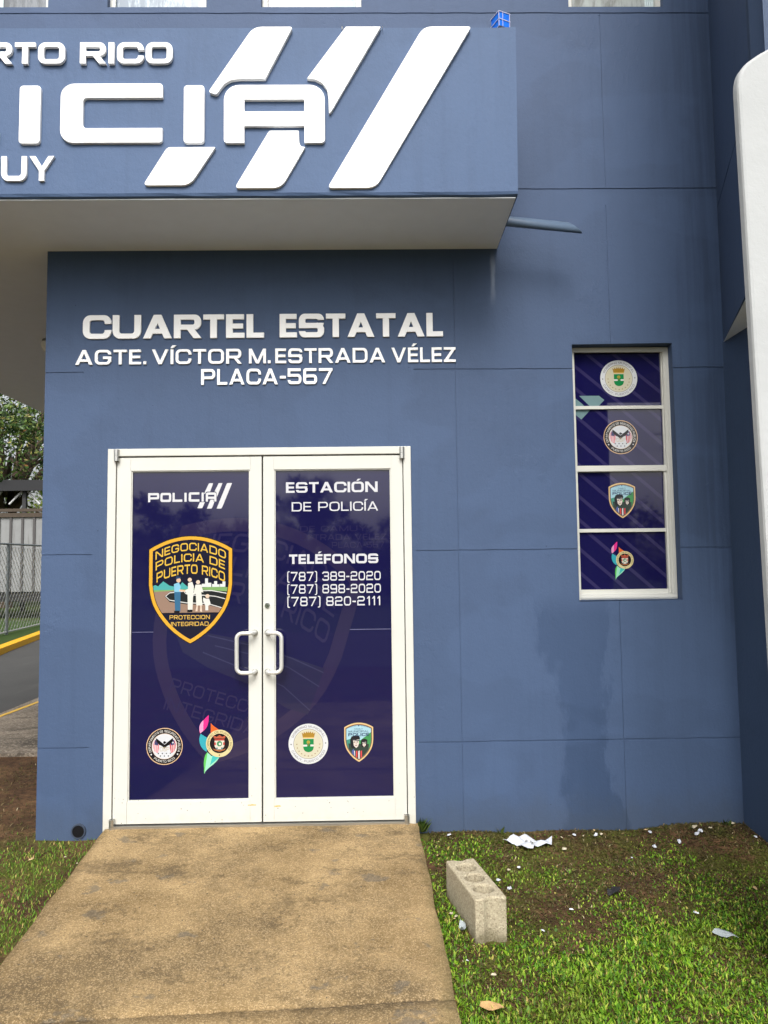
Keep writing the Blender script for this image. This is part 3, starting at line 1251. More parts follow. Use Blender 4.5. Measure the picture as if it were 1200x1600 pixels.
def seal_municipal(P, u, v, r, parent):
    q = Print(P, r, u, v)
    q.p(circ(0, 0, 1, 48), (196, 199, 202))
    q.p(circ(0, 0, .75, 40), (120, 118, 110))
    q.p(circ(0, 0, .725, 40), (196, 192, 170))
    q.p(circ(0, 0, .69, 40), (186, 182, 160))
    cr = [(-.27, .28), (-.33, .56), (-.24, .5), (-.22, .6), (-.13, .52), (-.1, .62), (-.02, .54), (.0, .64), (.04, .54), (.12, .62), (.15, .52), (.24, .6), (.26, .5), (.35, .56), (.28, .28)]
    q.p(cr, (150, 116, 44))
    q.p(rect(-.27, .28, .28, .33), (196, 164, 92))
    q.p([(-.26, .24), (-.26, -.16)] + bez((-.26, -.16), (-.26, -.5), (.27, -.5), (.27, -.16), 10) + [(.27, -.16), (.27, .24)], (28, 120, 66))
    q.p(rect(-.26, -.13, -.06, -.04), (236, 238, 232))
    q.p(rect(.1, -.13, .27, -.04), (236, 238, 232))
    q.p(circ(0, .08, .09, 12), (150, 140, 58))
    q.p(rect(-.02, -.1, .03, .04), (120, 96, 48))
    for i in range(11):
        a = R(180 + 18 * i)
        q.p(star(.58 * math.cos(a), .58 * math.sin(a) - .02, .042), (120, 92, 56))
    q.p(star(-.87, -.02, .05), (60, 66, 60))
    q.p(star(.87, .03, .05), (60, 66, 60))
    q.flush()
    q.arc("GOBIERNO MUNICIPAL", .81, .11, 90, 68, (104, 104, 104), tv=.16)
    q.arc("CAMUY, PUERTO RICO", .81, .11, 270, 68, (104, 104, 104), True, tv=.16)
    q.build("emblem", parent, "round white municipal seal with green crowned shield")


def seal_safety(P, u, v, r, parent):
    q = Print(P, r, u, v)
    q.p(circ(0, 0, 1, 48), (196, 164, 132))
    q.p(circ(0, 0, .955, 48), (26, 24, 30))
    q.p(circ(0, 0, .7, 40), (190, 170, 150))
    q.p(circ(0, 0, .675, 40), (198, 201, 206))
    # flags either side
    for sx, c1, c2 in ((-1, (58, 60, 96), (196, 120, 128)), (1, (44, 52, 98), (176, 62, 72))):
        q.p([(sx * .52, .36), (sx * .30, .20), (sx * .30, -.1), (sx * .36, -.36), (sx * .52, -.30), (sx * .62, -.1), (sx * .64, .12)], c2)
        for k in range(3):
            x = .38 + k * .085
            q.p([(sx * x, .18), (sx * (x + .035), .18), (sx * (x + .045), -.31), (sx * (x + .01), -.31)], (232, 226, 228))
        q.p([(sx * .52, .36), (sx * .34, .22), (sx * .34, .05), (sx * .56, .1)], c1)
    q.p(star(.46, .2, .07), (236, 236, 240))
    q.p(circ(0, -.02, .3, 24), (198, 201, 206))
    wing = [(0, .1), (.06, .14), (.16, .22), (.26, .3), (.38, .4), (.5, .46), (.46, .38), (.5, .36), (.43, .29), (.46, .26), (.38, .2), (.4, .16), (.31, .13), (.3, .08), (.2, .05), (.12, .0), (.05, -.08), (0, -.12)]
    q.p(wing + [(-x, y) for x, y in wing[::-1]], (22, 22, 26))
    q.p(circ(0, .21, .075, 12), (22, 22, 26))
    q.p([(.04, .26), (.13, .2), (.04, .18)], (22, 22, 26))
    for i, x in enumerate((-.33, -.11, .11, .33)):
        q.p(star(x, -.38, .055), (22, 22, 26))
    for x in (-.22, 0, .22):
        q.p(star(x, -.52, .055), (22, 22, 26))
    q.p(star(-.72, -.43, .06), (236, 236, 236))
    q.p(star(.72, -.43, .06), (236, 236, 236))
    q.flush()
    q.text("DSP", (-.25, -.26, .27, -.04), (176, 160, 128), .14, .12)
    q.arc("DEPARTAMENTO DE SEGURIDAD PUBLICA", .76, .12, 90, 112, (214, 212, 206), tv=.17)
    q.arc("PUERTO RICO", .76, .12, 270, 42, (214, 212, 206), True, tv=.17)
    q.build("emblem", parent, "round black ringed public safety seal with dark eagle")


def shield_municipal(P, u, v, r, parent):
    q = Print(P, r, u, v, 0, 1.22)
    sh = shield_path(.25, -1.93)
    q.p(sh, (206, 178, 128))
    s2 = offset(sh, .08)
    q.p(s2, (122, 78, 56))
    s3 = offset(sh, .12)
    q.p(s3, (72, 92, 92))
    s4 = offset(sh, .15)
    q.p(s4, (160, 200, 214))

    def inside(poly):
        return poly
    cl = s4
    lay = []

    def hp(poly, rgb):
        lay.append((xf(poly, r, u, v, 0, r * 1.22), q.c(rgb)))
    q.flush()
    hp([(-1, -.75), (-.4, -.6), (.2, -.75), (1, -.35), (1, -2), (-1, -2)], (62, 128, 112))
    hp([(0, -.8), (.5, -.5), (1, -.2), (1, -2), (0, -2)], (58, 132, 76))
    hp([(-.72, -.9), (.7, -.95), (.6, -2), (-.6, -2)], (44, 58, 52))
    hp([(-.6, -.72), (-.5, -.52), (-.2, -.44), (.05, -.52), (.1, -.64), (.04, -.7), (.0, -.95), (-.06, -1.16), (-.5, -1.16), (-.58, -.95)], (28, 30, 36))   # cap and hair
    hp([(-.4, -.72), (.0, -.68), (.02, -.88), (-.06, -1.08), (-.18, -1.16), (-.34, -1.04)], (226, 214, 204))
    hp([(.14, -.82), (.2, -.68), (.42, -.64), (.6, -.72), (.56, -1.1), (.18, -1.1)], (30, 32, 36))
    hp([(.24, -.84), (.5, -.82), (.48, -1.02), (.36, -1.12), (.27, -1.02)], (222, 212, 204))
    for cx_, cy_, sc in ((-.19, -.84, 1.0), (.37, -.93, .72)):
        hp([(cx_ - .17 * sc, cy_ + .02), (cx_ - .05 * sc, cy_ + .05 * sc), (cx_ - .05 * sc, cy_), (cx_ - .16 * sc, cy_ - .03)], (60, 54, 56))
        hp([(cx_ + .03 * sc, cy_ + .05 * sc), (cx_ + .15 * sc, cy_ + .03), (cx_ + .14 * sc, cy_ - .02), (cx_ + .03 * sc, cy_)], (60, 54, 56))
        hp([(cx_ - .03 * sc, cy_), (cx_ + .02 * sc, cy_), (cx_ + .05 * sc, cy_ - .12 * sc), (cx_ - .02 * sc, cy_ - .12 * sc)], (170, 150, 142))
        hp([(cx_ - .09 * sc, cy_ - .17 * sc), (cx_ + .08 * sc, cy_ - .16 * sc), (cx_ + .06 * sc, cy_ - .2 * sc), (cx_ - .06 * sc, cy_ - .2 * sc)], (120, 70, 72))
        hp([(cx_ - .2 * sc, cy_ + .16 * sc), (cx_ + .24 * sc, cy_ + .12 * sc), (cx_ + .22 * sc, cy_ + .06 * sc), (cx_ - .2 * sc, cy_ + .1 * sc)], (70, 74, 84))
    for k in range(4):
        x = -.36 + k * .16
        hp([(x, -1.34), (x + .09, -1.3), (x + .09, -1.8), (x, -1.8)], (198, 66, 70) if k % 2 else (228, 226, 228))
    hp([(-.48, -1.3), (-.34, -1.2), (-.3, -1.6), (-.48, -1.5)], (70, 84, 140))
    lay = [(p_, m_) for p_, m_ in lay]
    q.mb.planar(lay, P, q.h, None, xf(cl, r, u, v, 0, r * 1.22))
    q.h += .0004
    q.p(star(0, .08, .06), (36, 60, 110))
    for i in range(5):
        q.p(star(-.2 - .1 * i, .06 - .016 * i, .03), (60, 90, 130))
        q.p(star(.2 + .1 * i, .06 - .016 * i, .03), (60, 90, 130))
    q.flush()
    q.text("CAMUY", (-.3, -.14, .3, -.05), (70, 92, 110), .15, .13)
    q.text("MUNICIPAL", (-.7, -.29, .7, -.18), (48, 66, 92), .15, .14)
    q.text("POLICE", (-.72, -.5, .72, -.33), (30, 44, 84), .22, .2)
    q.build("emblem", parent, "small light blue municipal police shield with two officers")


def leaf_emblem(P, u, v, r, parent):
    """r = radius of the round seal at its right"""
    q = Print(P, r, u, v)
    q.p(bez((-.8, 2.1), (-.8, 1.3), (-.9, 1.1), (-1.45, .75), 8) + bez((-1.45, .75), (-1.6, 1.2), (-1.4, 1.55), (-.8, 2.1), 8), (206, 48, 128))
    q.p(bez((-1.42, .75), (-1.6, 1.2), (-1.45, 1.5), (-1.2, 1.72), 8) + [(-1.2, 1.72), (-1.2, .95)], (216, 150, 190))
    q.p(bez((-.65, 1.5), (-.45, 1.2), (0, 1.05), (.1, .85), 8) + [(.1, .85), (-.65, .6)], (224, 104, 48))
    q.p(bez((-1.4, .72), (-1.6, .3), (-1.5, -.3), (-.95, -.6), 8) + [(-.95, -.6), (-.8, .35)], (52, 150, 164))
    q.p(bez((-1.12, -2.2), (-1.16, -1.4), (-1.2, -.9), (-.88, -.62), 8) + [(-.88, -.62), (-.6, -1.2)], (88, 176, 84))
    q.p(bez((-1.1, -2.2), (-1.0, -1.75), (-.3, -1.6), (.0, -1.0), 8) + [(.0, -1.0), (-.6, -.9), (-.88, -.65), (-.98, -1.3)], (150, 216, 186))
    q.p([(-.7, -1.6), (0, -1.0), (-.5, -.85)], (60, 168, 164))
    q.p(circ(0, 0, 1, 40), (196, 184, 138))
    q.p(circ(0, 0, .72, 32), (24, 22, 26))
    q.p([(-.4, .36), (-.46, .58), (-.2, .48), (0, .62), (.2, .48), (.46, .58), (.4, .36)], (166, 82, 60))
    q.p([(-.36, .32), (-.36, -.2), (-.2, -.44), (.2, -.44), (.36, -.2), (.36, .32)], (198, 190, 176))
    q.p(rect(-.36, .2, .36, .32), (160, 60, 52))
    q.p(circ(0, -.02, .2, 14), (58, 124, 84))
    q.p(circ(.04, -.04, .09, 10), (230, 230, 224))
    for sx in (-1, 1):
        q.p(rect(sx * .33 - .06, -.12, sx * .33 + .06, .08), (164, 60, 52))
        q.p(rect(sx * .18 - .06, -.42, sx * .18 + .06, -.3), (60, 110, 120))
    q.p([(-.5, -.36), (-.36, -.5), (0, -.6), (.36, -.5), (.5, -.36), (.36, -.42), (0, -.5), (-.36, -.42)], (160, 96, 60))
    q.p(star(0, -.86, .08), (70, 60, 40))
    q.flush()
    q.arc("GOBIERNO DE PUERTO RICO", .78, .14, 90, 125, (112, 98, 62), tv=.16)
    q.build("emblem", parent, "round cream seal overlapping magenta, orange, teal and green leaves")


def logo_layers(add, cut, full):
    """the POLICIA wordmark with three slanted stripes; units: cap height 1, A from x=0 to 1.66"""
    out = []
    return out


# ---- shared wordmark geometry in metres of the big canopy sign
def mark_A():
    return [(rr(.857, 3.917, 1.417, 4.253, .075, (.3, .3, 1, 1)), True), (rr(.970, 4.014, 1.303, 4.099, .004, (1, 1, 1, 1)), True)]


def halo(g):
    return rr(.857 - g, 3.80, 1.417 + g, 4.253 + g, .075 + g, (0, 0, 1, 1))


def slant(x0, x1, z0, z1, xr0, xr1, r=.03):
    """parallelogram with rounded outer corners: bottom x0..x1 at z0, top xr0..xr1 at z1"""
    p = [(x0, z0), (x1, z0), (xr1, z1), (xr0, z1)]
    return roundp(p, (r * .55, r * 1.3, r * .55, r * 1.3))


def roundp(p, rs, n=5):
    out = []
    k = len(p)
    for i in range(k):
        a, b, c = Vector(p[i - 1]), Vector(p[i]), Vector(p[(i + 1) % k])
        r = rs[i] if isinstance(rs, (tuple, list)) else rs
        if r <= 0:
            out.append((b.x, b.y))
            continue
        d1, d2 = (a - b).normalized(), (c - b).normalized()
        p0, p1 = b + d1 * r, b + d2 * r
        for j in range(n + 1):
            t = j / n
            q = p0 * (1 - t) ** 2 + b * 2 * t * (1 - t) + p1 * t * t
            out.append((q.x, q.y))
    return out


def logo_parts():
    """list of (name, layers)"""
    T, F = True, False
    zt, zb = 4.253, 3.918
    parts = []
    # P O L I C I
    parts.append(('letter', [(rr(-2.19, zb, -1.60, zt, .07, (.3, .0, 1, .3)), T), (rect(-2.08, zb - .1, -1.5, 4.03), F), (rr(-2.08, 4.115, -1.71, 4.17, .02), F), (rect(-2.19, zb, -2.08, 4.0), T)]))
    parts[-1] = ('letter', [(rr(-2.19, 4.02, -1.60, zt, .08, (0, 1, 1, .3)), T), (rr(-2.19, zb, -2.075, 4.1, .02, (1, 1, 0, 0)), T), (rr(-2.075, 4.1, -1.715, 4.172, .02), F)])
    parts.append(('letter', [(rr(-1.54, zb, -.97, zt, .085), T), (rr(-1.425, 4.005, -1.085, 4.172, .03), F)]))
    parts.append(('letter', [(rr(-.90, zb, -.785, zt, .02, (1, 0, 1, 1)), T), (rr(-.90, zb, -.385, 4.005, .02), T)]))
    parts.append(('letter', [(rr(-.273, zb, -.157, zt, .02), T)]))
    parts.append(('letter', [(rr(-.047, 3.921, .517, 4.264, .075, (1, .25, .25, 1)), T), (rr(.078, 4.006, .6, 4.180, .022, (1, 0, 0, 1)), F)]))
    parts.append(('letter', [(rr(.634, zb, .748, zt, .02), T)]))
    parts.append(('letter', [(rr(.857, 3.917, 1.417, 4.253, .085, (.25, .25, 1, 1)), T), (rr(.970, 4.099, 1.303, 4.168, .004), F), (rr(.970, 3.8, 1.303, 4.014, .004), F)]))
    g = .034
    cutA = (rr(.857 - g, 3.70, 1.417 + g, 4.253 + g, .09 + g, (0, 0, 1, 1)), F)
    parts.append(('stripe', [(slant(.716, .951, 4.075, 4.594, 1.022, 1.242), T), cutA, (rect(.3, 3.9, 1.3, 4.190), F)]))
    parts[-1] = ('stripe', [(roundp([(.722, 4.193), (.800, 4.172), (1.088, 4.287), (1.242, 4.594), (1.022, 4.594)], (.014, .01, 0, .02, .04)), T), cutA])
    # stripe one above the A: its foot curls round the shoulder of the A
    parts[-1] = ('stripe', [(roundp([(.775, 4.215), (.845, 4.205)], .0) + [(.86, 4.245), (.895, 4.275), (.945, 4.287)] + roundp([(1.078, 4.287), (1.240, 4.594), (1.000, 4.594)], (.004, .02, .045)), T)])
    sx = (4.594 - 4.205)
    parts[-1] = ('stripe', [(roundp([(.815, 4.196), (.838, 4.232), (.862, 4.262), (.895, 4.281), (.945, 4.288), (1.087, 4.288), (1.242, 4.595), (1.020, 4.595), (.768, 4.212)],
                                    (.012, .012, .012, .012, .012, .004, .02, .05, .02)), T)])
    parts.append(('stripe', [([(1.440, 4.085), (1.452, 4.095)] + roundp([(1.756, 4.595), (1.488, 4.595)], (.02, .05)) + [(1.318, 4.290), (1.365, 4.285), (1.405, 4.262), (1.430, 4.225), (1.438, 4.180)], T)]))
    parts.append(('stripe', [(roundp([(1.427, 3.656), (1.697, 3.656), (2.246, 4.595), (1.975, 4.595)], (.03, .05, .02, .05)), T)]))
    parts.append(('stripe', [(roundp([(.412, 3.676), (.672, 3.676), (.812, 3.895), (.545, 3.895)], (.03, .05, .008, .02)), T)]))
    parts.append(('stripe', [(roundp([(.915, 3.658), (1.175, 3.658), (1.308, 3.893), (1.284, 3.897), (1.274, 3.915), (1.272, 3.988), (1.108, 3.988)], (.03, .05, .006, .004, .012, .004, .01)), T)]))
    return parts


# canopy sign: the raised wordmark
FY = -.690
FP = ((0, FY, 0), (1, 0, 0), (0, 0, 1), (0, -1, 0))
sg = thing("canopy_sign", "large white raised POLICIA wordmark with slanted stripes on the blue canopy", "sign", (0, FY, 3.66))
for nm, lay in logo_parts():
    m = MB()
    m.planar([(p, 0 if a else None) for p, a in lay], FP, -.012, .016)
    m.build(nm, LETTER, sg, bevel=.003)
text_sign("canopy_lettering", "white raised PUERTO RICO letters along the top of the canopy", "PUERTO RICO", (-.903, 4.381, .569, 4.505), FY, LETTER, .015, tv=.26, th=.21, track=.12)
text_sign("canopy_lettering", "white raised CAMUY letters low on the canopy under the big wordmark", "CAMUY", (-.845, 3.706, -.075, 3.847), FY, LETTER, .015, tv=.245, th=.2, track=.12)
text_sign("wall_lettering", "bold white raised CUARTEL ESTATAL letters above the entrance doors", "CUARTEL ESTATAL", (-.176, 3.033, 2.123, 3.187), 0, LETTER, .013, tv=.30, th=.215, track=.09, words=[("CUARTEL", -.176, .977), ("ESTATAL", 1.076, 2.123)])
wl = text_sign("wall_lettering", "thin white raised line naming AGTE. VÍCTOR M. ESTRADA VÉLEZ", "AGTE. VÍCTOR M.ESTRADA VÉLEZ", (-.221, 2.866, 2.202, 2.962), 0, LETTER, .011, tv=.205, th=.17, track=.15, words=[("AGTE.", -.221, .228), ("VÍCTOR", .263, .832), ("M.", .880, 1.018), ("ESTRADA", 1.048, 1.750), ("VÉLEZ", 1.790, 2.202)])
text_sign("wall_lettering", "short white raised PLACA-567 line, lowest line above the doors", "PLACA-567", (.577, 2.730, 1.413, 2.832), 0, LETTER, .011, tv=.205, th=.17, track=.15)

# small wordmark on the left door
q = Print(GP)
mW = q.c((228, 229, 234))
k_ = .529 / (2.246 + 2.19)
for nm, lay in logo_parts():
    q.mb.planar([(xf(p, k_, .242 + 2.19 * k_, 1.942 - 3.656 * .172, 0, .172), mW if a else None) for p, a in lay], GP, .0006, None)
q.build("wordmark", DL_)


def big_shield(P, u, v, r, parent):
    q = Print(P, r, u, v)
    sh = shield_path()
    q.p(offset(sh, -.02), (40, 34, 24))
    q.p(sh, (206, 156, 52))
    inn = offset(sh, .095)
    q.p(offset(sh, .08), (24, 24, 42))
    q.flush()
    lay = []

    def hp(poly, rgb):
        lay.append((xf(poly, r, u, v), q.c(rgb)))
    hp([(-1, -.93), (-.85, -.86), (-.78, -.89), (-.66, -.77), (-.5, -.88), (-.3, -.92), (-.2, -.8), (-.08, -.9), (.05, -.93), (.1, -1.05), (-1, -1.05)], (70, 152, 150))
    hp([(-1, -.98), (-.3, -.98), (.2, -.94), (.6, -.90), (1, -.94), (1, -1.1), (-1, -1.1)], (112, 150, 92))
    hp([(-1, -1.03), (-.4, -1.0), (1, -1.06), (1, -1.53), (-1, -1.53)], (136, 112, 98))
    hp([(-.62, -1.13), (-.5, -1.03), (-.2, -.99), (.3, -.985), (1, -1.04), (1, -1.55), (.75, -1.43), (.4, -1.35), (-.1, -1.33), (-.5, -1.27)], (34, 36, 38))
    for off in (0.0, 1.0):
        a = [(.95, -1.10), (.5, -1.015), (-.1, -1.02), (-.5, -1.06), (-.60, -1.14), (-.5, -1.235), (-.1, -1.305), (.4, -1.325), (.95, -1.49)]
        if off:
            a = [(.95, -1.25), (.6, -1.155), (.3, -1.125), (0, -1.12), (-.12, -1.08), (-.16, -1.03)]
        lo_ = [(x, y) for x, y in a]
        hi_ = [(x, y + .02) for x, y in a]
        for i in range(len(a) - 1):
            hp([lo_[i], lo_[i + 1], hi_[i + 1], hi_[i]], (206, 206, 204))
    for (x0, x1, y1) in ((.27, .36, -.84), (.35, .42, -.71), (.42, .5, -.82), (.52, .58, -.85), (.57, .64, -.78), (.64, .7, -.86), (.71, .77, -.85), (.77, .84, -.79)):
        hp(rect(x0, -.92, x1, y1), (206, 210, 210))
    # the four figures
    hp([(-.39, -1.02), (-.24, -1.02), (-.24, -1.5), (-.37, -1.5)], (52, 96, 128))
    hp([(-.40, -.84), (-.28, -.80), (-.24, -.9), (-.25, -1.03), (-.39, -1.03)], (128, 186, 214))
    hp(circ(-.29, -.75, .055, 10), (216, 178, 150))
    hp([(-.36, -.72), (-.24, -.7), (-.24, -.67), (-.34, -.65)], (40, 62, 96))
    hp([(-.26, -.97), (-.08, -1.0), (-.08, -1.035), (-.28, -1.01)], (216, 178, 150))
    hp([(-.39, -1.48), (-.26, -1.48), (-.26, -1.53), (-.39, -1.53)], (28, 26, 30))
    hp([(-.06, -.82), (.04, -.79), (.08, -.9), (.06, -1.2), (.05, -1.48), (-.06, -1.48), (-.07, -1.1), (-.13, -1.03), (-.13, -.99), (-.06, -.96)], (226, 226, 218))
    hp(circ(-.02, -.74, .05, 10), (222, 196, 172))
    hp([(-.07, -1.46), (.05, -1.46), (.05, -1.52), (-.08, -1.52)], (28, 26, 30))
    hp([(.12, -.86), (.26, -.86), (.31, -1.05), (.26, -1.04), (.29, -1.36), (.14, -1.36), (.13, -1.08), (.06, -1.1), (.08, -1.04)], (230, 230, 222))
    hp(circ(.18, -.80, .05, 10), (226, 206, 186))
    hp([(.15, -1.36), (.18, -1.36), (.17, -1.5), (.12, -1.5)], (226, 206, 186))
    hp([(.24, -1.36), (.27, -1.36), (.28, -1.52), (.23, -1.5)], (226, 206, 186))
    hp([(.37, -1.2), (.45, -1.2), (.49, -1.34), (.43, -1.37), (.43, -1.48), (.36, -1.48), (.36, -1.37), (.3, -1.24), (.31, -1.17)], (226, 226, 222))
    hp(circ(.41, -1.14, .05, 10), (214, 190, 170))
    hp([(-.8, -1.53), (.8, -1.53), (.8, -1.545), (-.8, -1.545)], (24, 20, 24))
    q.mb.planar(lay, P, q.h, None, xf(inn, r, u, v))
    q.h += .0004
    Y_ = (206, 168, 66)

    def arch(x0, x1, y0, hh, k1, k2):
        xm, hw = (x0 + x1) / 2, (x1 - x0) / 2

        def f(a, b):
            x = xm + a * hw
            return x, y0 - k1 * (x * x) + b * (hh + k2 * x * x)
        return f
    q.text("NEGOCIADO", None, Y_, .165, .16, .17, arch(-.85, .85, -.04, .195, .30, -.0))
    q.text("POLICIA DE", None, Y_, .165, .16, .17, arch(-.845, .83, -.30, .195, .30, .01))
    q.text("PUERTO RICO", None, Y_, .175, .16, .17, arch(-.82, .83, -.595, .225, .31, .01))
    q.text("PROTECCION", (-.50, -1.69, .47, -1.59), (196, 160, 78), .17, .16)
    q.text("INTEGRIDAD", (-.46, -1.85, .44, -1.75), (196, 160, 78), .17, .16)
    q.build("emblem", parent, "large gold edged police shield with family scene")


big_shield(GP, .513, 1.688, .259, DL_)
seal_safety(GP, .359, .474, .112, DL_)
leaf_emblem(GP, .697, .487, .083, DL_)
seal_municipal(GP, 1.2455, .476, .1225, DR_)
shield_municipal(GP, 1.5575, .573, .0895, DR_)
# telephone panel on the right door
WH = (212, 213, 220)
for s_, b_, tv, th, tr in (("ESTACIÓN", (1.111, 2.037, 1.692, 2.104), .24, .19, .13), ("DE POLICÍA", (1.147, 1.919, 1.694, 1.977), .15, .13, .15),
                           ("TELÉFONOS", (1.130, 1.587, 1.691, 1.647), .26, .22, .12),
                           ("(787) 389-2020", (1.118, 1.480, 1.705, 1.537), .16, .15, .19), ("(787) 898-2020", (1.118, 1.401, 1.705, 1.458), .16, .15, .19), ("(787) 820-2111", (1.118, 1.323, 1.700, 1.381), .16, .15, .19)):
    q = Print(GP)
    q.text(s_, b_, WH, tv, th, tr)
    q.build("lettering", DR_)
# the pale oversized shield printed into the navy film of both doors
for dd, gb in ((DL_, GL), (DR_, GR)):
    clip = rect(*gb)
    q = Print(GP, .60, 1.03, 1.66, R(-17))
    q.h = .00005
    sh = shield_path()
    q.p(sh, GHOST[0])
    q.p(offset(sh, .14), VINYL)
    q.p([(-.72, -1.1), (-.5, -1.0), (-.1, -.96), (.86, -1.0), (.83, -1.5), (.6, -1.5), (.2, -1.38), (-.3, -1.33), (-.6, -1.25)], GHOST[2])
    for a in ([(.84, -1.46), (.5, -1.3), (0, -1.24), (-.4, -1.2)], [(.86, -1.2), (.5, -1.1), (.1, -1.08), (-.3, -1.1)], [(.86, -1.05), (.5, -1.0), (.1, -.99), (-.4, -1.02)]):
        for i in range(len(a) - 1):
            q.p([a[i], a[i + 1], (a[i + 1][0], a[i + 1][1] + .012), (a[i][0], a[i][1] + .012)], GHOST[3])
    q.flush(clip)
    q.h = .00025

    def arch(x0, x1, y0, hh, k1):
        xm, hw = (x0 + x1) / 2, (x1 - x0) / 2
        return lambda a, b: (xm + a * hw, y0 - k1 * (xm + a * hw) ** 2 + b * hh)
    q.text("NEGOCIADO", None, GHOST[1], .15, .15, .17, arch(-.8, .8, -.06, .2, .30), clip)
    q.text("POLICIA DE", None, GHOST[1], .15, .15, .17, arch(-.8, .8, -.32, .2, .24), clip)
    q.text("PUERTO RICO", None, GHOST[1], .15, .15, .17, arch(-.8, .8, -.6, .22, .26), clip)
    q.text("PROTECCION", (-.62, -1.66, .5, -1.53), GHOST[1], .13, .13, .17, None, clip)
    q.text("INTEGRIDAD", (-.62, -1.86, .5, -1.73), GHOST[1], .13, .13, .17, None, clip)
    q.k, q.u, q.v, q.rot = 1, 0, 0, 0
    if dd is DR_:
        q.text("DE CAMUY", (1.20, 1.79, 1.62, 1.825), GHOST[1], .15, .14, .17, None, clip)
        q.text("ESTRADA VELEZ", (1.20, 1.735, 1.745, 1.772), GHOST[1], .17, .15, .17, None, clip)
        q.text("PLACA-567", (1.40, 1.685, 1.73, 1.722), GHOST[1], .15, .14, .17, None, clip)
    q.build("watermark", dd)

# ------------------------------------------------------------------ side window with four navy panes
IY = .1
IP = ((0, IY, 0), (1, 0, 0), (0, 0, 1), (0, -1, 0))
mb = MB()
mb.planar([(rect(2.953, 1.336, 3.603, 2.975), 0), (rect(2.985, 1.372, 3.566, 2.945), None)], IP, -.03, .03)
mb.planar([(rect(3.569, 1.372, 3.575, 2.945), 0), (rect(3.583, 1.372, 3.589, 2.945), 0), (rect(2.98, 1.345, 3.60, 1.358), 0)], IP, .03, .036)
WIN = mb.build("window", FRAME, ST)
panes = [(2.985, 2.593, 3.560, 2.945), (2.985, 2.200, 3.560, 2.572), (2.985, 1.790, 3.552, 2.158), (2.985, 1.400, 3.552, 1.768)]
mb = MB()
mb.planar([(rect(2.979, 1.372, 3.566, 2.948), 0)] + [(rect(*p), None) for p in panes], IP, -.02, .012)
mb.planar([(rect(2.979, 2.162, 3.570, 2.196), 0)], IP, .012, .024)
mb.planar([(rect(3.553, 1.374, 3.566, 2.150), 0)], IP, .012, .020)
mb.build("sash", FRAME, WIN)
WGP = ((0, IY + .004, 0), (1, 0, 0), (0, 0, 1), (0, -1, 0))
STRIPE = vinyl_mat("pale_diagonal_film", (46, 42, 82))
TEAL = vinyl_mat("pale_teal_patch", (104, 130, 134))  # pale teal patches on the upper two panes
for i, p in enumerate(panes):
    m = MB()
    lay = [(p and rect(p[0] - .004, p[1] - .004, p[2] + .004, p[3] + .004), 0)]
    for j in range(-3, 8):
        # bands fall to the right
        c = 2.86 + j * .175 + .05 * i
        lay.append(([(c, p[3] + .02), (c + .032, p[3] + .02), (c + .032 + .46, p[1] - .02), (c + .46, p[1] - .02)], 1))
    if i == 0:
        lay.append(([(2.98, 2.588), (2.98, 2.66), (3.035, 2.614), (3.06, 2.588)], 2))
        lay.append(([(3.02, 2.664), (3.15, 2.664), (3.185, 2.635), (3.14, 2.588), (3.095, 2.588)], 2))
    if i == 1:
        lay.append(([(2.98, 2.58), (3.10, 2.58), (3.03, 2.507), (2.98, 2.55)], 2))
    m.planar(lay, WGP, 0, None, rect(p[0] - .003, p[1] - .003, p[2] + .003, p[3] + .003))
    pn = m.build("pane", [WVINYL, STRIPE, TEAL], WIN)
WGD = ((0, IY + .0036, 0), (1, 0, 0), (0, 0, 1), (0, -1, 0))
seal_municipal(WGD, 3.2845, 2.777, .122, WIN)
seal_safety(WGD, 3.2835, 2.388, .112, WIN)
shield_municipal(WGD, 3.2795, 2.062, .0865, WIN)
leaf_emblem(WGD, 3.283, 1.588, .057, WIN)
mb = MB()
mb.planar([([(2.953, 0), (3.606, 0), (3.606, .07), (2.953, .07)], 0)], ((0, 0, 1.3355), (1, 0, 0), (0, 1, 0), (0, 0, 1)), 0, .002)
mb.build("sill", WALL, WIN)
# upper storey windows, cut by the top of the view
for i, (a, b) in enumerate(UPW):
    m = MB()
    m.planar([(rect(a, 5.264, b, 6.45), 0), (rect(a + .035, 5.274, b - .035, 6.41), None)], ((0, .05, 0), (1, 0, 0), (0, 0, 1), (0, -1, 0)), -.05, .0)
    wn = m.build("window", FRAME, ST)
    g = MB()
    g.planar([(rect(a + .03, 5.268, b - .03, 6.42), 0)], ((0, .07, 0), (1, 0, 0), (0, 0, 1), (0, -1, 0)), 0, None)
    t = NT("streaked_window_glass", .12, .5)
    pal = [((70, 74, 80), (110, 116, 122)), ((112, 126, 140), (182, 196, 204)), ((84, 86, 92), (112, 114, 120)), ((128, 130, 126), (168, 174, 172))][i]
    t.base(t.mix(t.smooth(t.noise(6, 6, .7, t.coords((2, 1, .5))), .4, .62), srgb(*pal[0]), srgb(*pal[1])))
    g.build("pane", t.m, wn)
    if i in (0, 2, 3):
        c = MB()
        x0, x1 = {0: (a + .04, a + .3), 2: (b - .19, b - .04), 3: (b - .10, b - .04)}[i]
        for s_ in range(8):
            u0 = x0 + (x1 - x0) * s_ / 8
            c.add([(u0, .066 - .004 * (s_ % 2), 5.27), (u0 + (x1 - x0) / 8, .062 + .004 * (s_ % 2), 5.27), (u0 + (x1 - x0) / 8, .062 + .004 * (s_ % 2), 6.41), (u0, .066 - .004 * (s_ % 2), 6.41)], [(0, 1, 2, 3)])
        c.build("curtain", CURT, wn)

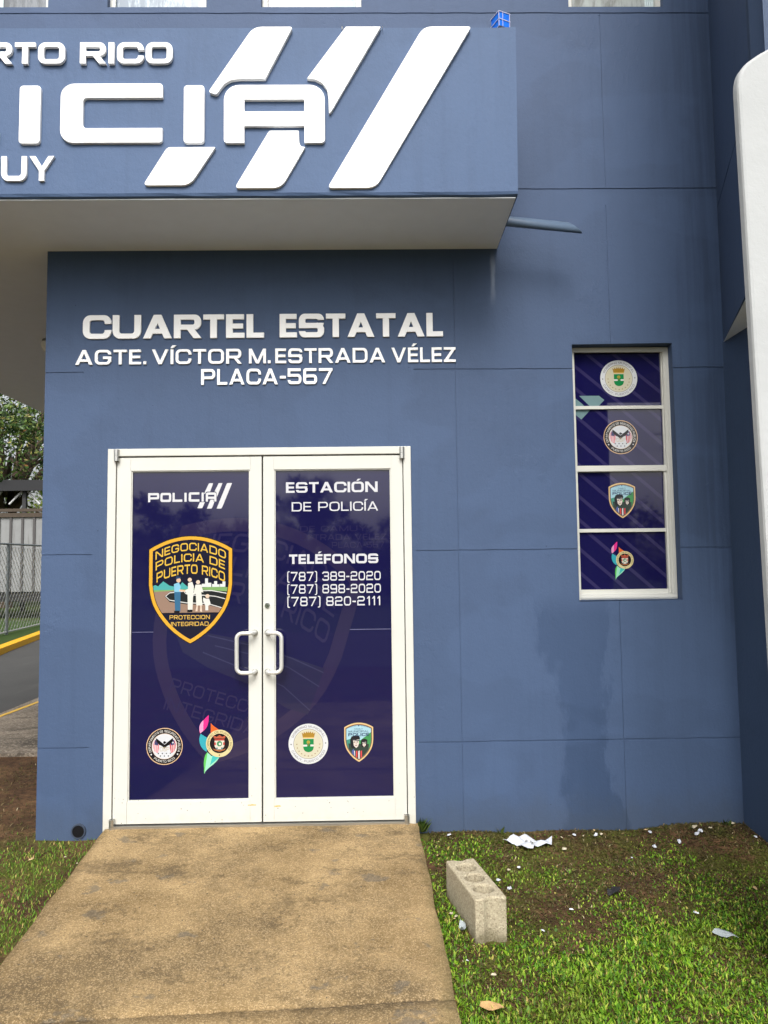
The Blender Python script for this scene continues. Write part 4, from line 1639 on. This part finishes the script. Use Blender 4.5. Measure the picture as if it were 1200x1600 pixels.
# ------------------------------------------------------------------ small things on the building
bl = thing("beacon_light", "small blue police beacon with pale edges on the canopy corner", "beacon", (2.425, -.60, 4.612))
BLUE = NT("blue_beacon_lens", .55, .15)
BLUE.base(BLUE.mix(BLUE.noise(40, 3), srgb(10, 70, 190), srgb(36, 130, 230)))
WED = plain("beacon_edge", (176, 178, 206), .6)
m = MB()
m.box(2.385, 2.462, -.655, -.56, 4.612, 4.632)
m.build("base", plain("dark_plastic", (44, 50, 62), .5), bl)
m = MB()
m.box(2.388, 2.459, -.650, -.565, 4.632, 4.724)
m.build("lens", BLUE.m, bl, bevel=.006)
m = MB()
for z in (4.630, 4.674, 4.720):
    m.box(2.384, 2.463, -.653, -.647, z, z + .004)
    m.box(2.384, 2.389, -.647, -.562, z, z + .004)
for x in (2.384, 2.410, 2.457):
    m.box(x, x + .003, -.6525, -.648, 4.634, 4.720)
m.build("cage", WED, bl)
bl.rotation_euler = (0, 0, R(24))
lp = thing("ceiling_lamp", "small white dome lamp on the soffit left of the wall corner", "lamp", (-1.2, 1.88, 3.619))
m = MB()
m.tube([(-1.2, 1.88, 3.619), (-1.2, 1.88, 3.585)], .075, 20)
m.build("base", plain("grey_lamp_base", (120, 120, 120), .5), lp)
m = MB()
m.tube([(-1.2, 1.88, 3.585 - .1 * math.sin(R(a))) for a in range(0, 91, 15)], [.09 * math.cos(R(min(a, 88))) for a in range(0, 91, 15)], 20)
m.build("globe", plain("opal_globe", (236, 238, 238), .2), lp)

# ------------------------------------------------------------------ concrete block on the grass
def block():
    A, B = Vector((2.092, -.712)), Vector((2.182, -1.168))
    ax = (B - A).normalized()
    px = Vector((-ax.y, ax.x))
    if px.x < 0:
        px = -px
    L, W = (B - A).length, .153
    zb = -.165
    h = .213
    root = tag(None or bpy.data.objects.new("tmp", None)) if False else None
    m = MB()
    out = []
    n = 8
    # plan outline with the shallow grooves in both ends
    end1 = roundp([(0, -W / 2), (0, W / 2)], 0)
    g = .016
    gw = .036
    pl = [(0, -W / 2), (0, -gw)] + [(g * math.sin(R(180 * i / n)), -gw + 2 * gw * i / n) for i in range(1, n)] + [(0, gw), (0, W / 2)]
    pl += [(L, W / 2), (L, gw)] + [(L - g * math.sin(R(180 * i / n)), gw - 2 * gw * i / n) for i in range(1, n)] + [(L, -gw), (L, -W / 2)]
    holes = [circ(L * f, 0, .047, 22, .049) for f in (.23, .5, .77)]
    m.planar([(pl, 0)] + [(hh, None) for hh in holes], ((A.x, A.y, zb), (ax.x, ax.y, 0), (px.x, px.y, 0), (0, 0, 1)), 0, h)
    m.planar([(hh, 0) for hh in holes], ((A.x, A.y, zb), (ax.x, ax.y, 0), (px.x, px.y, 0), (0, 0, 1)), .012, None)
    t = NT("block_concrete", .95, .2)
    a = t.noise(9, 5, .6)
    col = t.mix(a, srgb(150, 140, 118), srgb(180, 170, 146))
    v = t.n("ShaderNodeTexVoronoi")
    v.inputs['Scale'].default_value = 150
    t.link(t.tc.outputs['Object'], v.inputs['Vector'])
    sp = t.n("ShaderNodeSeparateColor")
    t.link(v.outputs['Color'], sp.inputs[0])
    col = t.mix(t.math('MULTIPLY', t.math('LESS_THAN', sp.outputs[0], .22), .4), col, srgb(104, 92, 70))
    col = t.mix(t.math('MULTIPLY', t.math('GREATER_THAN', sp.outputs[1], .82), .35), col, srgb(204, 194, 166))
    xyz = t.sep()
    col = t.mix(t.math('MULTIPLY', t.smooth(t.math('ADD', xyz[2], t.math('MULTIPLY', t.noise(14), -.12)), .03, -.05), .6), col, srgb(70, 64, 36))
    t.base(col)
    b = t.bump(v.outputs['Distance'], .55, .004)
    t.bump(t.noise(60, 5, .7), .35, .005, b)
    o = m.build("concrete_block", t.m, None, bevel=.009)
    o.rotation_euler = (0, 0, 0)
    # put the origin at the base
    c = Vector(((A.x + B.x) / 2, (A.y + B.y) / 2, zb))
    o.data.transform(Matrix.Translation(-c))
    o.location = c
    tag(o, "tan three-holed concrete block standing on the grass beside the ramp", "block")


block()


# ------------------------------------------------------------------ litter
def crumple(name, label, cat, pts, z, amp, mat, res=14, group=None, seed=1):
    """thin crumpled sheet with the outline pts, solid thickness"""
    r_ = random.Random(seed)
    m = MB()
    xs_ = [p[0] for p in pts]
    ys_ = [p[1] for p in pts]
    lay = [(pts, 0)]
    st = max(max(xs_) - min(xs_), max(ys_) - min(ys_)) / res
    x = min(xs_)
    grid = []
    i = 0
    while x < max(xs_):
        y = min(ys_)
        while y < max(ys_):
            grid.append(rect(x, y, x + st * .98, y + st * .98))
            y += st
        x += st
    vs, mats, tris = planar_map(lay + [(g, 0) for g in grid], pts)
    cx, cy = sum(xs_) / len(xs_), sum(ys_) / len(ys_)
    ph = [r_.uniform(0, 6) for _ in range(6)]

    def hh(x, y):
        a, b = (x - cx) / st / 2.2, (y - cy) / st / 2.2
        return amp * (.5 + .5 * math.sin(a * 1.3 + ph[0] + 1.4 * math.sin(b + ph[1])) * math.cos(b * 1.2 + ph[2]) + .3 * math.sin(a * 3.1 + b * 2.2 + ph[3]))
    V3 = [(x - cx, y - cy, max(.001, hh(x, y))) for x, y in vs]
    m.v = V3
    m.f = tris
    m.m = [0] * len(tris)
    m.sm = [False] * len(tris)
    o = m.build(name, mat)
    o.location = (cx, cy, z)
    s_ = o.modifiers.new("solid", 'SOLIDIFY')
    s_.thickness = .0012
    s_.offset = 1
    return tag(o, label, cat, group)


PLAS = plain("white_plastic_sheet", (192, 196, 204), .35, .5, var=.04)
crumple("plastic_sheet", "crumpled white plastic sheet lying on the grass near the wall", "trash",
        [(2.405, -.20), (2.47, -.21), (2.50, -.29), (2.56, -.30), (2.585, -.24), (2.68, -.235), (2.70, -.17), (2.62, -.15), (2.56, -.09), (2.50, -.12), (2.45, -.15)], -.078, .035, PLAS, 12, seed=3)
LEAFM = plain("dry_leaf", (186, 150, 100), .8, var=.2)
crumple("dry_leaf", "large curled tan dry leaf on the grass near the ramp foot", "leaf",
        [(2.06, -1.62), (2.09, -1.655), (2.13, -1.665), (2.155, -1.64), (2.14, -1.62), (2.10, -1.60), (2.07, -1.59)], gz(2, -1.6) + .012, .018, LEAFM, 6, seed=4)
CLEAR = plain("cloudy_plastic", (150, 158, 160), .2, .6, var=.1)
crumple("plastic_scrap", "pale torn plastic scrap leaning at the foot of the concrete block", "trash",
        [(2.052, -1.05), (2.075, -1.06), (2.072, -1.10), (2.05, -1.115), (2.04, -1.08)], gz(2, -1.1) + .012, .035, CLEAR, 6, seed=5)
crumple("plastic_scrap", "grey translucent plastic shard in the grass at the right edge", "trash",
        [(3.20, -1.15), (3.24, -1.21), (3.29, -1.22), (3.27, -1.19), (3.23, -1.14)], gz(2, -1.2) + .02, .02, CLEAR, 6, seed=6)
DARKM = plain("black_scrap", (26, 26, 28), .7)
crumple("cloth_scrap", "small black crumpled scrap on the mossy ground right of the block", "trash",
        [(2.83, -.80), (2.87, -.82), (2.90, -.79), (2.89, -.74), (2.84, -.75)], gz(2, -.8) + .015, .03, DARKM, 6, seed=8)
LIT = [plain("bone_litter", (182, 172, 148), .7, var=.1), PLAS, plain("tan_litter", (176, 148, 108), .8, var=.15)]
base_me = []
for k in range(4):
    m = MB()
    n = 6 + k
    pts = [(math.cos(2 * math.pi * i / n) * random.uniform(.6, 1.1), math.sin(2 * math.pi * i / n) * random.uniform(.35, .8)) for i in range(n)]
    m.add([(x, y, 0) for x, y in pts] + [(x * .75, y * .75, random.uniform(.2, .5)) for x, y in pts],
          [(i, (i + 1) % n, (i + 1) % n + n, i + n) for i in range(n)] + [tuple(range(n, 2 * n))])
    base_me.append((m.v, m.f))
spots = []
r_ = random.Random(5)
while len(spots) < 34:
    x, y = r_.uniform(2.0, 4.1), -abs(r_.gauss(0, .75)) - .03
    if y < -1.9 or (2.0 < x < 2.32 and -1.22 < y < -.66):
        continue
    spots.append((x, y))
spots += [(2.06, -.47), (2.12, -.60), (2.16, -.55), (2.04, -.98), (2.03, -1.0), (2.02, -.95), (3.1, -.38), (2.05, -1.32), (2.15, -1.42), (2.9, -.12), (2.85, -.1), (-.02, -.36), (-.12, -.28), (-.3, -.3)]
lit0 = {}
for i, (x, y) in enumerate(spots):
    k, mi = i % 4, (0, 0, 1, 2)[r_.randrange(4)]
    s_ = r_.uniform(.006, .017) * (1.25 if y > -.5 else 1)
    key = (k, mi)
    if key not in lit0:
        me = bpy.data.meshes.new("litter_scrap")
        me.from_pydata(base_me[k][0], [], base_me[k][1])
        me.materials.append(LIT[mi])
        o = bpy.data.objects.new("litter_scrap", me)
        lit0[key] = o
    else:
        o = lit0[key].copy()
    COL.objects.link(o)
    o.location = (x, y, ground_h(x, y) + .016)
    o.scale = (s_, s_, s_)
    o.rotation_euler = (r_.uniform(-.4, .4), r_.uniform(-.4, .4), r_.uniform(0, 6.3))
    lb = ("tiny off-white bone-like scrap scattered on the ground by the wall", "tiny white plastic scrap scattered on the ground by the wall", "tiny tan husk scrap scattered on the ground by the wall")[mi]
    tag(o, lb, "litter", ("off-white scraps on the ground", "white plastic bits on the ground", "tan husks on the ground")[mi])


# ------------------------------------------------------------------ grass
def blades(n, sampler, hmin, hmax, wmin, wmax, seed, lean=.9):
    g = np.random.default_rng(seed)
    P = sampler(g, n)
    n = len(P)
    ang = g.uniform(0, 2 * np.pi, n)
    hgt = g.uniform(hmin, hmax, n) * P[:, 3]
    wd = g.uniform(wmin, wmax, n)
    ln = g.uniform(.2, lean, n)
    dx_, dy_ = np.cos(ang), np.sin(ang)
    sx, sy = -dy_, dx_
    V = np.zeros((n, 5, 3))
    for k, (t, wf_) in enumerate(((0, .6), (0, .6), (.55, 1), (.55, 1), (1, 0))):
        out = ln * hgt * (t ** 1.5) * 1.2
        sgn = -1 if k in (0, 2) else 1
        wv = wd * wf_ * sgn * .5
        V[:, k, 0] = P[:, 0] + dx_ * out + sx * wv
        V[:, k, 1] = P[:, 1] + dy_ * out + sy * wv
        V[:, k, 2] = P[:, 2] + hgt * (t - .35 * ln * t * t)
    idx = np.arange(n)[:, None] * 5
    quads = (idx + np.array([0, 1, 3, 2])).tolist()
    tr = (idx + np.array([2, 3, 4])).tolist()
    return V.reshape(-1, 3), quads, tr


def vn(x, y, s, ox=0.0):
    x, y = x * s + ox, y * s + ox * .7
    return (np.sin(x * 1.7 + 2 * np.sin(y * .9 + .5)) * np.cos(y * 1.9 + 1.5 * np.sin(x * 1.1 + 2)) + .6 * np.sin(x * 3.7 - y * 2.9 + 1) * np.cos(y * 4.1 + x * 1.7)) / 1.6


def right_s(g, n):
    x = g.uniform(1.92, 4.6, n)
    y = -g.uniform(0, 1, n) ** .9 * 2.6 - .005
    d = .28 + .72 * np.clip((-y - .5) / .75, 0, 1) + .36 * vn(x, y, 2.2) + .25 * vn(x, y, 6.0, 3)
    # bare earth round the block, in front of it, and in the corner heap
    d -= .65 * np.exp(-(((x - 2.13) / .18) ** 2 + ((y + 1.42) / .22) ** 2))
    d -= .55 * np.exp(-(((x - 2.45) / .18) ** 2 + ((y + .95) / .2) ** 2))
    d -= .55 * np.exp(-(((x - 3.05) / .25) ** 2 + ((y + .75) / .18) ** 2))
    d -= .8 * np.exp(-(((x - 3.72) / .28) ** 2 + ((y + .10) / .14) ** 2))
    d -= .3 * np.exp(-((y + .03) / .05) ** 2)
    k = g.uniform(0, 1, n) < np.clip(d, .03, 1)
    k &= x > 1.922 - .032 * y
    # none inside the block
    u = (x - 2.137) * .98 + (y + .94) * .19
    v = (y + .94) * .98
    k &= ~((np.abs(u) < .085) & (np.abs(v) < .24))
    x, y, d = x[k], y[k], d[k]
    z = np.array([ground_h(a, b) for a, b in zip(x, y)]) - .002
    return np.stack([x, y, z, np.clip(.3 + .72 * d, .3, 1.15)], 1)


def left_s(g, n):
    x = g.uniform(-2.4, .06, n)
    y = -g.uniform(0, 1, n) * 2.2 + .12
    k = x < .0 - y * .02 - .01
    k &= ~((x > -.42) & (y > -.012))
    d = .62 + .4 * vn(x, y, 2.4, 5) + .25 * vn(x, y, 6.5, 2) - .7 * np.exp(-((y - .05) / .12) ** 2) * (x < -.35)
    d = np.where(y > -.02, d - .5, d)
    k &= g.uniform(0, 1, n) < np.clip(d, .04, 1)
    x, y = x[k], y[k]
    z = np.array([ground_h(a, b) for a, b in zip(x, y)]) - .002
    return np.stack([x, y, z, np.full(len(x), .9)], 1)


def grass_mat(name, stops):
    t = NT(name, .6, .3)
    oi = t.n("ShaderNodeNewGeometry")
    c = t.ramp(oi.outputs['Random Per Island'], stops)
    a = t.noise(2.3, 4)
    c = t.mix(t.math('MULTIPLY', t.smooth(a, .48, .66), .4), c, srgb(88, 92, 30))
    t.base(c)
    t.p.inputs['Transmission Weight'].default_value = 0
    t.p.inputs['Subsurface Weight'].default_value = 0
    return t.m


GRM = grass_mat("turf_blades", [(0, srgb(38, 70, 8)), (.4, srgb(72, 114, 12)), (.75, srgb(112, 148, 26)), (.92, srgb(146, 160, 58)), (1, srgb(150, 124, 74))])
GRL = grass_mat("lawn_blades", [(0, srgb(54, 88, 16)), (.5, srgb(84, 124, 26)), (.85, srgb(122, 140, 48)), (1, srgb(164, 140, 84))])


def grass_obj(name, sets, mat):
    Vs, F = [], []
    o = 0
    for V, qd, tr in sets:
        Vs.append(V)
        F += [[i + o for i in f] for f in qd] + [[i + o for i in f] for f in tr]
        o += len(V)
    me = bpy.data.meshes.new(name)
    me.from_pydata(np.concatenate(Vs).tolist(), [], F)
    me.materials.append(mat)
    ob = bpy.data.objects.new(name, me)
    COL.objects.link(ob)
    return tag(ob, kind='stuff')


tag(grass_obj("grass", [blades(105000, right_s, .011, .034, .0035, .0095, 11), blades(3200, right_s, .018, .040, .010, .018, 19, 1.4), blades(900, right_s, .04, .07, .0025, .004, 20, .7), blades(30000, right_s, .006, .016, .003, .006, 12, 1.6)], GRM), "short patchy green turf right of the ramp", "grass")
tag(grass_obj("grass", [blades(46000, left_s, .012, .034, .0025, .0055, 13)], GRL), "short green lawn left of the ramp", "grass")


def thatch_s(g, n):
    x = g.uniform(1.98, 4.6, n)
    y = -g.uniform(0, 1, n) ** 1.1 * 2.3 - .004
    u = (x - 2.137) * .98 + (y + .94) * .19
    v = (y + .94) * .98
    k = ~((np.abs(u) < .085) & (np.abs(v) < .24)) & (g.uniform(0, 1, n) < .75 + .4 * vn(x, y, 3.3, 9))
    x, y = x[k], y[k]
    z = np.array([ground_h(a, b) for a, b in zip(x, y)]) - .001
    return np.stack([x, y, z, np.ones(len(x))], 1)


THM = grass_mat("dead_thatch", [(0, srgb(44, 34, 20)), (.3, srgb(70, 56, 30)), (.7, srgb(62, 70, 20)), (.92, srgb(92, 76, 46)), (.985, srgb(130, 112, 78)), (1, srgb(180, 168, 136))])
tag(grass_obj("thatch", [blades(70000, thatch_s, .006, .022, .003, .008, 17, 2.2)], THM), "dead brown and mossy thatch among the turf right of the ramp", "thatch")


def thatch_l(g, n):
    x = g.uniform(-2.6, -.43, n)
    y = g.uniform(-.1, 2.0, n)
    k = g.uniform(0, 1, n) < .35 + .5 * vn(x, y, 2.6, 4) + .5 * np.clip(.4 - y, 0, .4)
    x, y = x[k], y[k]
    return np.stack([x, y, np.full(len(x), -.076), np.ones(len(x))], 1)


tag(grass_obj("thatch", [blades(16000, thatch_l, .008, .03, .002, .005, 23, 2.0)], THM), "dead straw on the bare earth left of the wall corner", "thatch")


def weed(name, label, x, y, z, n, h, seed, mat=GRM):
    g = random.Random(seed)
    root = thing(name, label, "weed", (x, y, z))
    m = MB()
    for i in range(n):
        a = g.uniform(0, 6.28)
        l = h * g.uniform(.5, 1.1)
        o_ = l * g.uniform(.2, .8)
        w_ = g.uniform(.003, .007)
        px, py = x + g.uniform(-.02, .02), y - g.uniform(.0, .03)
        sx, sy = -math.sin(a) * w_, math.cos(a) * w_
        ca, sa = math.cos(a) * o_, -abs(math.sin(a)) * o_
        m.add([(px - sx * .4, py - sy * .4, z), (px + sx * .4, py + sy * .4, z), (px + ca * .5 + sx, py + sa * .5 + sy, z + l * .6), (px + ca * .5 - sx, py + sa * .5 - sy, z + l * .6), (px + ca, py + sa, z + l)],
              [(0, 1, 2, 3), (3, 2, 4)])
    m.build("leaves", mat, root)
    s = MB()
    for i in range(5):
        a = g.uniform(0, 6.28)
        s.tube([(x, y - .012, z), (x + .02 * math.cos(a), y - .012 - abs(.012 * math.sin(a)), z + h * .6)], .0015, 5)
    s.build("stems", plain("weed_stem", (88, 84, 44), .8), root)


WEEDM = grass_mat("weed_leaves", [(0, srgb(28, 44, 14)), (.6, srgb(52, 74, 24)), (1, srgb(88, 104, 44))])
weed("weed", "dark leafy weed growing at the right foot of the door frame", 1.945, -.012, -.05, 40, .09, 21, WEEDM)
weed("weed", "small weed tuft in the corner where wall meets the right wing", 3.80, -.03, -.06, 30, .06, 22, WEEDM)
weed("weed", "thin weed tuft at the wall foot below the stained patch", 2.42, -.012, -.07, 14, .05, 23, WEEDM)

# ------------------------------------------------------------------ beyond the left corner: fence, trailer, shed, trees
GALV = plain("galvanised_grey", (112, 118, 120), .5, .5, .5, var=.12)
WIRE = plain("fence_wire", (170, 172, 170), .5, .5, .4)
fA, fB = Vector((-6.46, 8.9)), Vector((-7.86, 20.5))
fd = (fB - fA).normalized()
FL = (fB - fA).length
fz0, fz1 = .05, 2.12
fen = thing("chain_link_fence", "grey chain link fence with round posts on the verge behind the yellow kerb", "fence", (fA.x, fA.y, .045))
post_t = ((12.95 - fA.y) / fd.y) % 2.6
tpos = post_t
while tpos < FL:
    p = fA + fd * tpos
    m = MB()
    m.tube([(p.x, p.y, .0), (p.x, p.y, fz1 + .03)], .038, 12)
    m.build("post", GALV, fen)
    tpos += 2.6
m = MB()
m.tube([(fA.x, fA.y, fz1), (fB.x, fB.y, fz1 + .12)], .024, 8)
m.build("top_rail", GALV, fen)
m = MB()
m.tube([(fA.x, fA.y, .10), (fB.x, fB.y, .10)], .022, 8)
m.build("bottom_rail", plain("pale_rail", (170, 172, 168), .5), fen)
m = MB()
sp_ = .21
H_ = 2.0
t0 = -H_
while t0 < FL:
    for sgn in (1, -1):
        a, b = (0, .1), (H_, .1 + H_)
        s0, s1 = t0, t0 + H_
        z0, z1 = (.1, .1 + H_) if sgn > 0 else (.1 + H_, .1)
        if s0 < 0:
            z0 += (z1 - z0) * (-s0 / H_)
            s0 = 0
        if s1 > FL:
            z1 -= (z1 - z0) * ((s1 - FL) / (s1 - s0))
            s1 = FL
        p0, p1 = fA + fd * s0, fA + fd * s1
        m.tube([(p0.x, p0.y, z0), (p1.x, p1.y, z1)], .0062, 3, caps=False, smooth=False)
    t0 += sp_
m.build("wire_mesh", WIRE, fen)

tr = thing("cargo_trailer", "weathered white ribbed cargo trailer parked beyond the fence", "trailer", (-11.5, 20, -.05))


def trailer_mat():
    t = NT("weathered_white_panel", .6, .4)
    c = t.mix(t.noise(1.5, 6, .65), srgb(112, 113, 114), srgb(150, 152, 152))
    c = t.mix(t.math('MULTIPLY', t.smooth(t.noise(2.2, 6, .7, t.coords((5, 1, .4))), .52, .72), .6), c, srgb(70, 66, 60))
    t.base(c)
    t.bump(t.noise(3, 3), .2, .02)
    return t.m


TRM = trailer_mat()
m = MB()
m.box(-17, -7.4, 20, 22.4, .82, 3.28)
m.build("body", TRM, tr)
m = MB()
x = -16.9
while x < -7.5:
    m.box(x, x + .075, 19.955, 20.0, .84, 3.27)
    x += .385
m.build("ribs", plain("dark_rib", (74, 72, 72), .6), tr)
m = MB()
m.box(-17.1, -7.3, 19.93, 22.5, 3.28, 3.42)
m.box(-17.1, -7.3, 19.90, 19.99, 3.46, 3.56)
m.build("roof_beam", plain("rotten_wood", (72, 62, 52), .9, var=.3, scale=9), tr)
m = MB()
m.box(-16.6, -7.8, 20.05, 22.1, .50, .815)
m.build("chassis", plain("black_steel", (24, 24, 26), .7), tr)
for xx in (-15.8, -14.5, -8.9):
    m = MB()
    m.tube([(xx, 20.15, .42), (xx, 20.45, .42)], .46, 24)
    wh = m.build("wheel", plain("tyre_rubber", (22, 22, 23), .85), tr)
    m = MB()
    m.tube([(xx, 20.10, .42), (xx, 20.149, .42)], [.2, .24], 18)
    m.build("rim", plain("grey_rim", (120, 120, 120), .5), wh)
sh_ = thing("open_shed", "dark flat roofed open shed with pale trusses behind the trailer", "shed", (-12.5, 25, -.05))
m = MB()
m.prism([(-19, 24.2, 4.86), (-8.3, 24.2, 4.80), (-8.3, 24.2, 5.0), (-19, 24.2, 5.08)], (0, 5, .5))
m.build("roof", plain("dark_tarp", (18, 20, 24), .6, bump=.3, scale=2), sh_)
m = MB()
m.box(-19, -8.3, 24.15, 24.22, 4.6, 4.86)
m.build("tarp_edge", MATS["dark_tarp"], sh_)
for xx in (-18.6, -15.2, -12.05, -8.7):
    m = MB()
    m.box(xx, xx + .14, 24.4, 24.54, -.1, 4.85)
    m.build("post", plain("dark_post", (46, 46, 48), .7), sh_)
for x0, x1 in ((-13.3, -12.9), (-12.6, -12.1), (-11.4, -11.9), (-10.8, -11.3)):
    m = MB()
    m.tube([(x0, 24.5, 4.1), (x1, 24.5, 4.62)], .04, 6)
    m.build("brace", plain("white_brace", (206, 208, 208), .6), sh_)

def leaf_cloud(n, clumps, size, seed):
    g = np.random.default_rng(seed)
    ci = g.integers(0, len(clumps), n)
    C = np.array(clumps)[ci]
    d = g.normal(size=(n, 3))
    d /= np.linalg.norm(d, axis=1)[:, None]
    r_ = g.uniform(0, 1, n) ** .45
    P = C[:, :3] + d * (r_ * C[:, 3])[:, None] * np.array([1, 1, .72])
    a = g.normal(size=(n, 3))
    a /= np.linalg.norm(a, axis=1)[:, None]
    b = np.cross(a, d)
    b /= np.linalg.norm(b, axis=1)[:, None] + 1e-9
    s = g.uniform(.6, 1.3, n)[:, None] * size
    V = np.stack([P - a * s, P + b * s * .38 - a * s * .1, P + a * s, P - b * s * .38 - a * s * .1], 1).reshape(-1, 3)
    F = (np.arange(n)[:, None] * 4 + np.array([0, 1, 2, 3])).tolist()
    return V, F


def leaf_mat(name, stops):
    t = NT(name, .5, .35)
    oi = t.n("ShaderNodeNewGeometry")
    t.base(t.ramp(oi.outputs['Random Per Island'], stops))
    return t.m


LFM = leaf_mat("tree_leaves", [(0, srgb(26, 46, 18)), (.5, srgb(52, 80, 30)), (.85, srgb(92, 114, 46)), (.97, srgb(150, 148, 80)), (1, srgb(140, 96, 60))])
LFD = leaf_mat("dark_tree_leaves", [(0, srgb(26, 42, 22)), (.6, srgb(48, 68, 32)), (1, srgb(78, 98, 48))])
BARK = plain("tree_bark", (82, 68, 54), .9, var=.25, bump=.8, scale=14)


def tree(label, base, h, spread, nclump, nleaf, lsize, seed, mat, crown_z=None, name="broadleaf_tree", group=None, lowfac=.35):
    g = random.Random(seed)
    root = thing(name, label, "tree", base, group)
    x, y, z = base
    m = MB()
    hz = h * .45
    m.tube([(x, y, z - .2), (x + .05 * h * g.uniform(-1, 1), y, z + hz * .5), (x + .06 * h * g.uniform(-1, 1), y, z + hz)], [h * .035, h * .027, h * .02], 10)
    clumps = []
    for i in range(nclump):
        a = g.uniform(0, 6.28)
        rr_ = spread * g.uniform(.15, 1) ** .6
        cz = z + h * g.uniform(lowfac, .95)
        k = 1 - .45 * abs((cz - z) / h - .62) / .4
        c = (x + rr_ * k * math.cos(a), y + rr_ * k * math.sin(a), cz)
        clumps.append(c + (spread * g.uniform(.2, .36),))
        if i % 2 == 0:
            st = (x + (c[0] - x) * .08, y + (c[1] - y) * .08, z + hz * g.uniform(.7, 1))
            md = (x + (c[0] - x) * .5, y + (c[1] - y) * .5, st[2] + (c[2] - st[2]) * .55 + .04 * h)
            m.tube([st, md, c], [h * .012, h * .008, h * .003], 6)
    m.build("trunk", BARK, root)
    V, F = leaf_cloud(nleaf, clumps, lsize, seed)
    me = bpy.data.meshes.new("crown")
    me.from_pydata((V - np.array(base)).tolist(), [], F)
    me.materials.append(mat)
    o = bpy.data.objects.new("crown", me)
    COL.objects.link(o)
    o.parent = root
    return root


tree("leafy green tree with gaps of sky rising behind the trailer", (-14.2, 27.5, -.08), 12.5, 5.2, 44, 22000, .105, 31, LFM)
tree("bright green low bush behind the open shed", (-13.5, 33, -.08), 6.4, 4.2, 34, 9000, .12, 37, leaf_mat("bush_leaves", [(0, srgb(70, 98, 26)), (.6, srgb(118, 146, 44)), (1, srgb(168, 180, 80))]), lowfac=.12)
gw_ = random.Random(77)
cl_ = []
for i in range(150):
    xx = -95 + 170 * i / 150 + gw_.uniform(-1, 1)
    hh_ = 3.2 + 1.6 * math.sin(xx * .13) + gw_.uniform(-.8, 1.6)
    cl_ += [(xx, 62 + gw_.uniform(-4, 4), hh_, gw_.uniform(1.6, 3.0)), (xx + .6, 60 + gw_.uniform(-3, 3), hh_ * .35, gw_.uniform(1.6, 2.4))]
V_, F_ = leaf_cloud(26000, cl_, .42, 78)
me = bpy.data.meshes.new("woods")
me.from_pydata(V_.tolist(), [], F_)
me.materials.append(LFD)
ow = bpy.data.objects.new("woods", me)
COL.objects.link(ow)
tag(ow, "distant line of dark green woods behind the sheds", "woods", kind='stuff')
# across the road behind the photographer: they show only as reflections in the glass
for i, (x, y, h, s) in enumerate(((-14, -40, 6.2, 4.5), (-7.5, -36, 4.9, 3.2), (-2.0, -33, 6.9, 2.6), (1.9, -35, 4.3, 3.2), (8.5, -38, 4.7, 4.2), (15, -40, 5.8, 4.5), (22, -42, 5.2, 5))):
    tree(("bushy tree across the road, reflected in the door glass", "taller ragged tree across the road, reflected in the door glass")[i == 2], (x, y, gz(x, y)), h, s, 26, 3500, .2, 50 + i, LFD, group="trees across the road", lowfac=.12)
WOOD = plain("pole_wood", (96, 82, 66), .9, var=.2)
for i, x in enumerate((-19, 12.5)):
    up_ = thing("utility_pole", ("wooden utility pole at the left across the road", "wooden utility pole at the right across the road")[i], "pole", (x, -20, gz(x, -20)), "utility poles across the road")
    m = MB()
    m.tube([(x, -20, -.4), (x, -20, 8.6)], [.15, .1], 12)
    m.build("shaft", WOOD, up_)
    m = MB()
    m.box(x - .06, x + .06, -21, -19, 7.6, 7.75)
    m.build("crossarm", WOOD, up_)
wi = thing("power_lines", "thin black power lines strung between the poles across the road", "cable", (-3, -20, 7))
for k, (yy, z) in enumerate(((-19.1, 7.8), (-20.9, 7.8), (-20, 6.4), (-20, 5.9), (-20.1, 5.2))):
    m = MB()
    m.tube([(-60 + i * 5.0, yy, z - .5 * (1 - (((-60 + i * 5.0 + 3.25) % 31.5) / 15.75 - 1) ** 2)) for i in range(25)], .022, 5, caps=False)
    m.build("wire", GAP, wi)
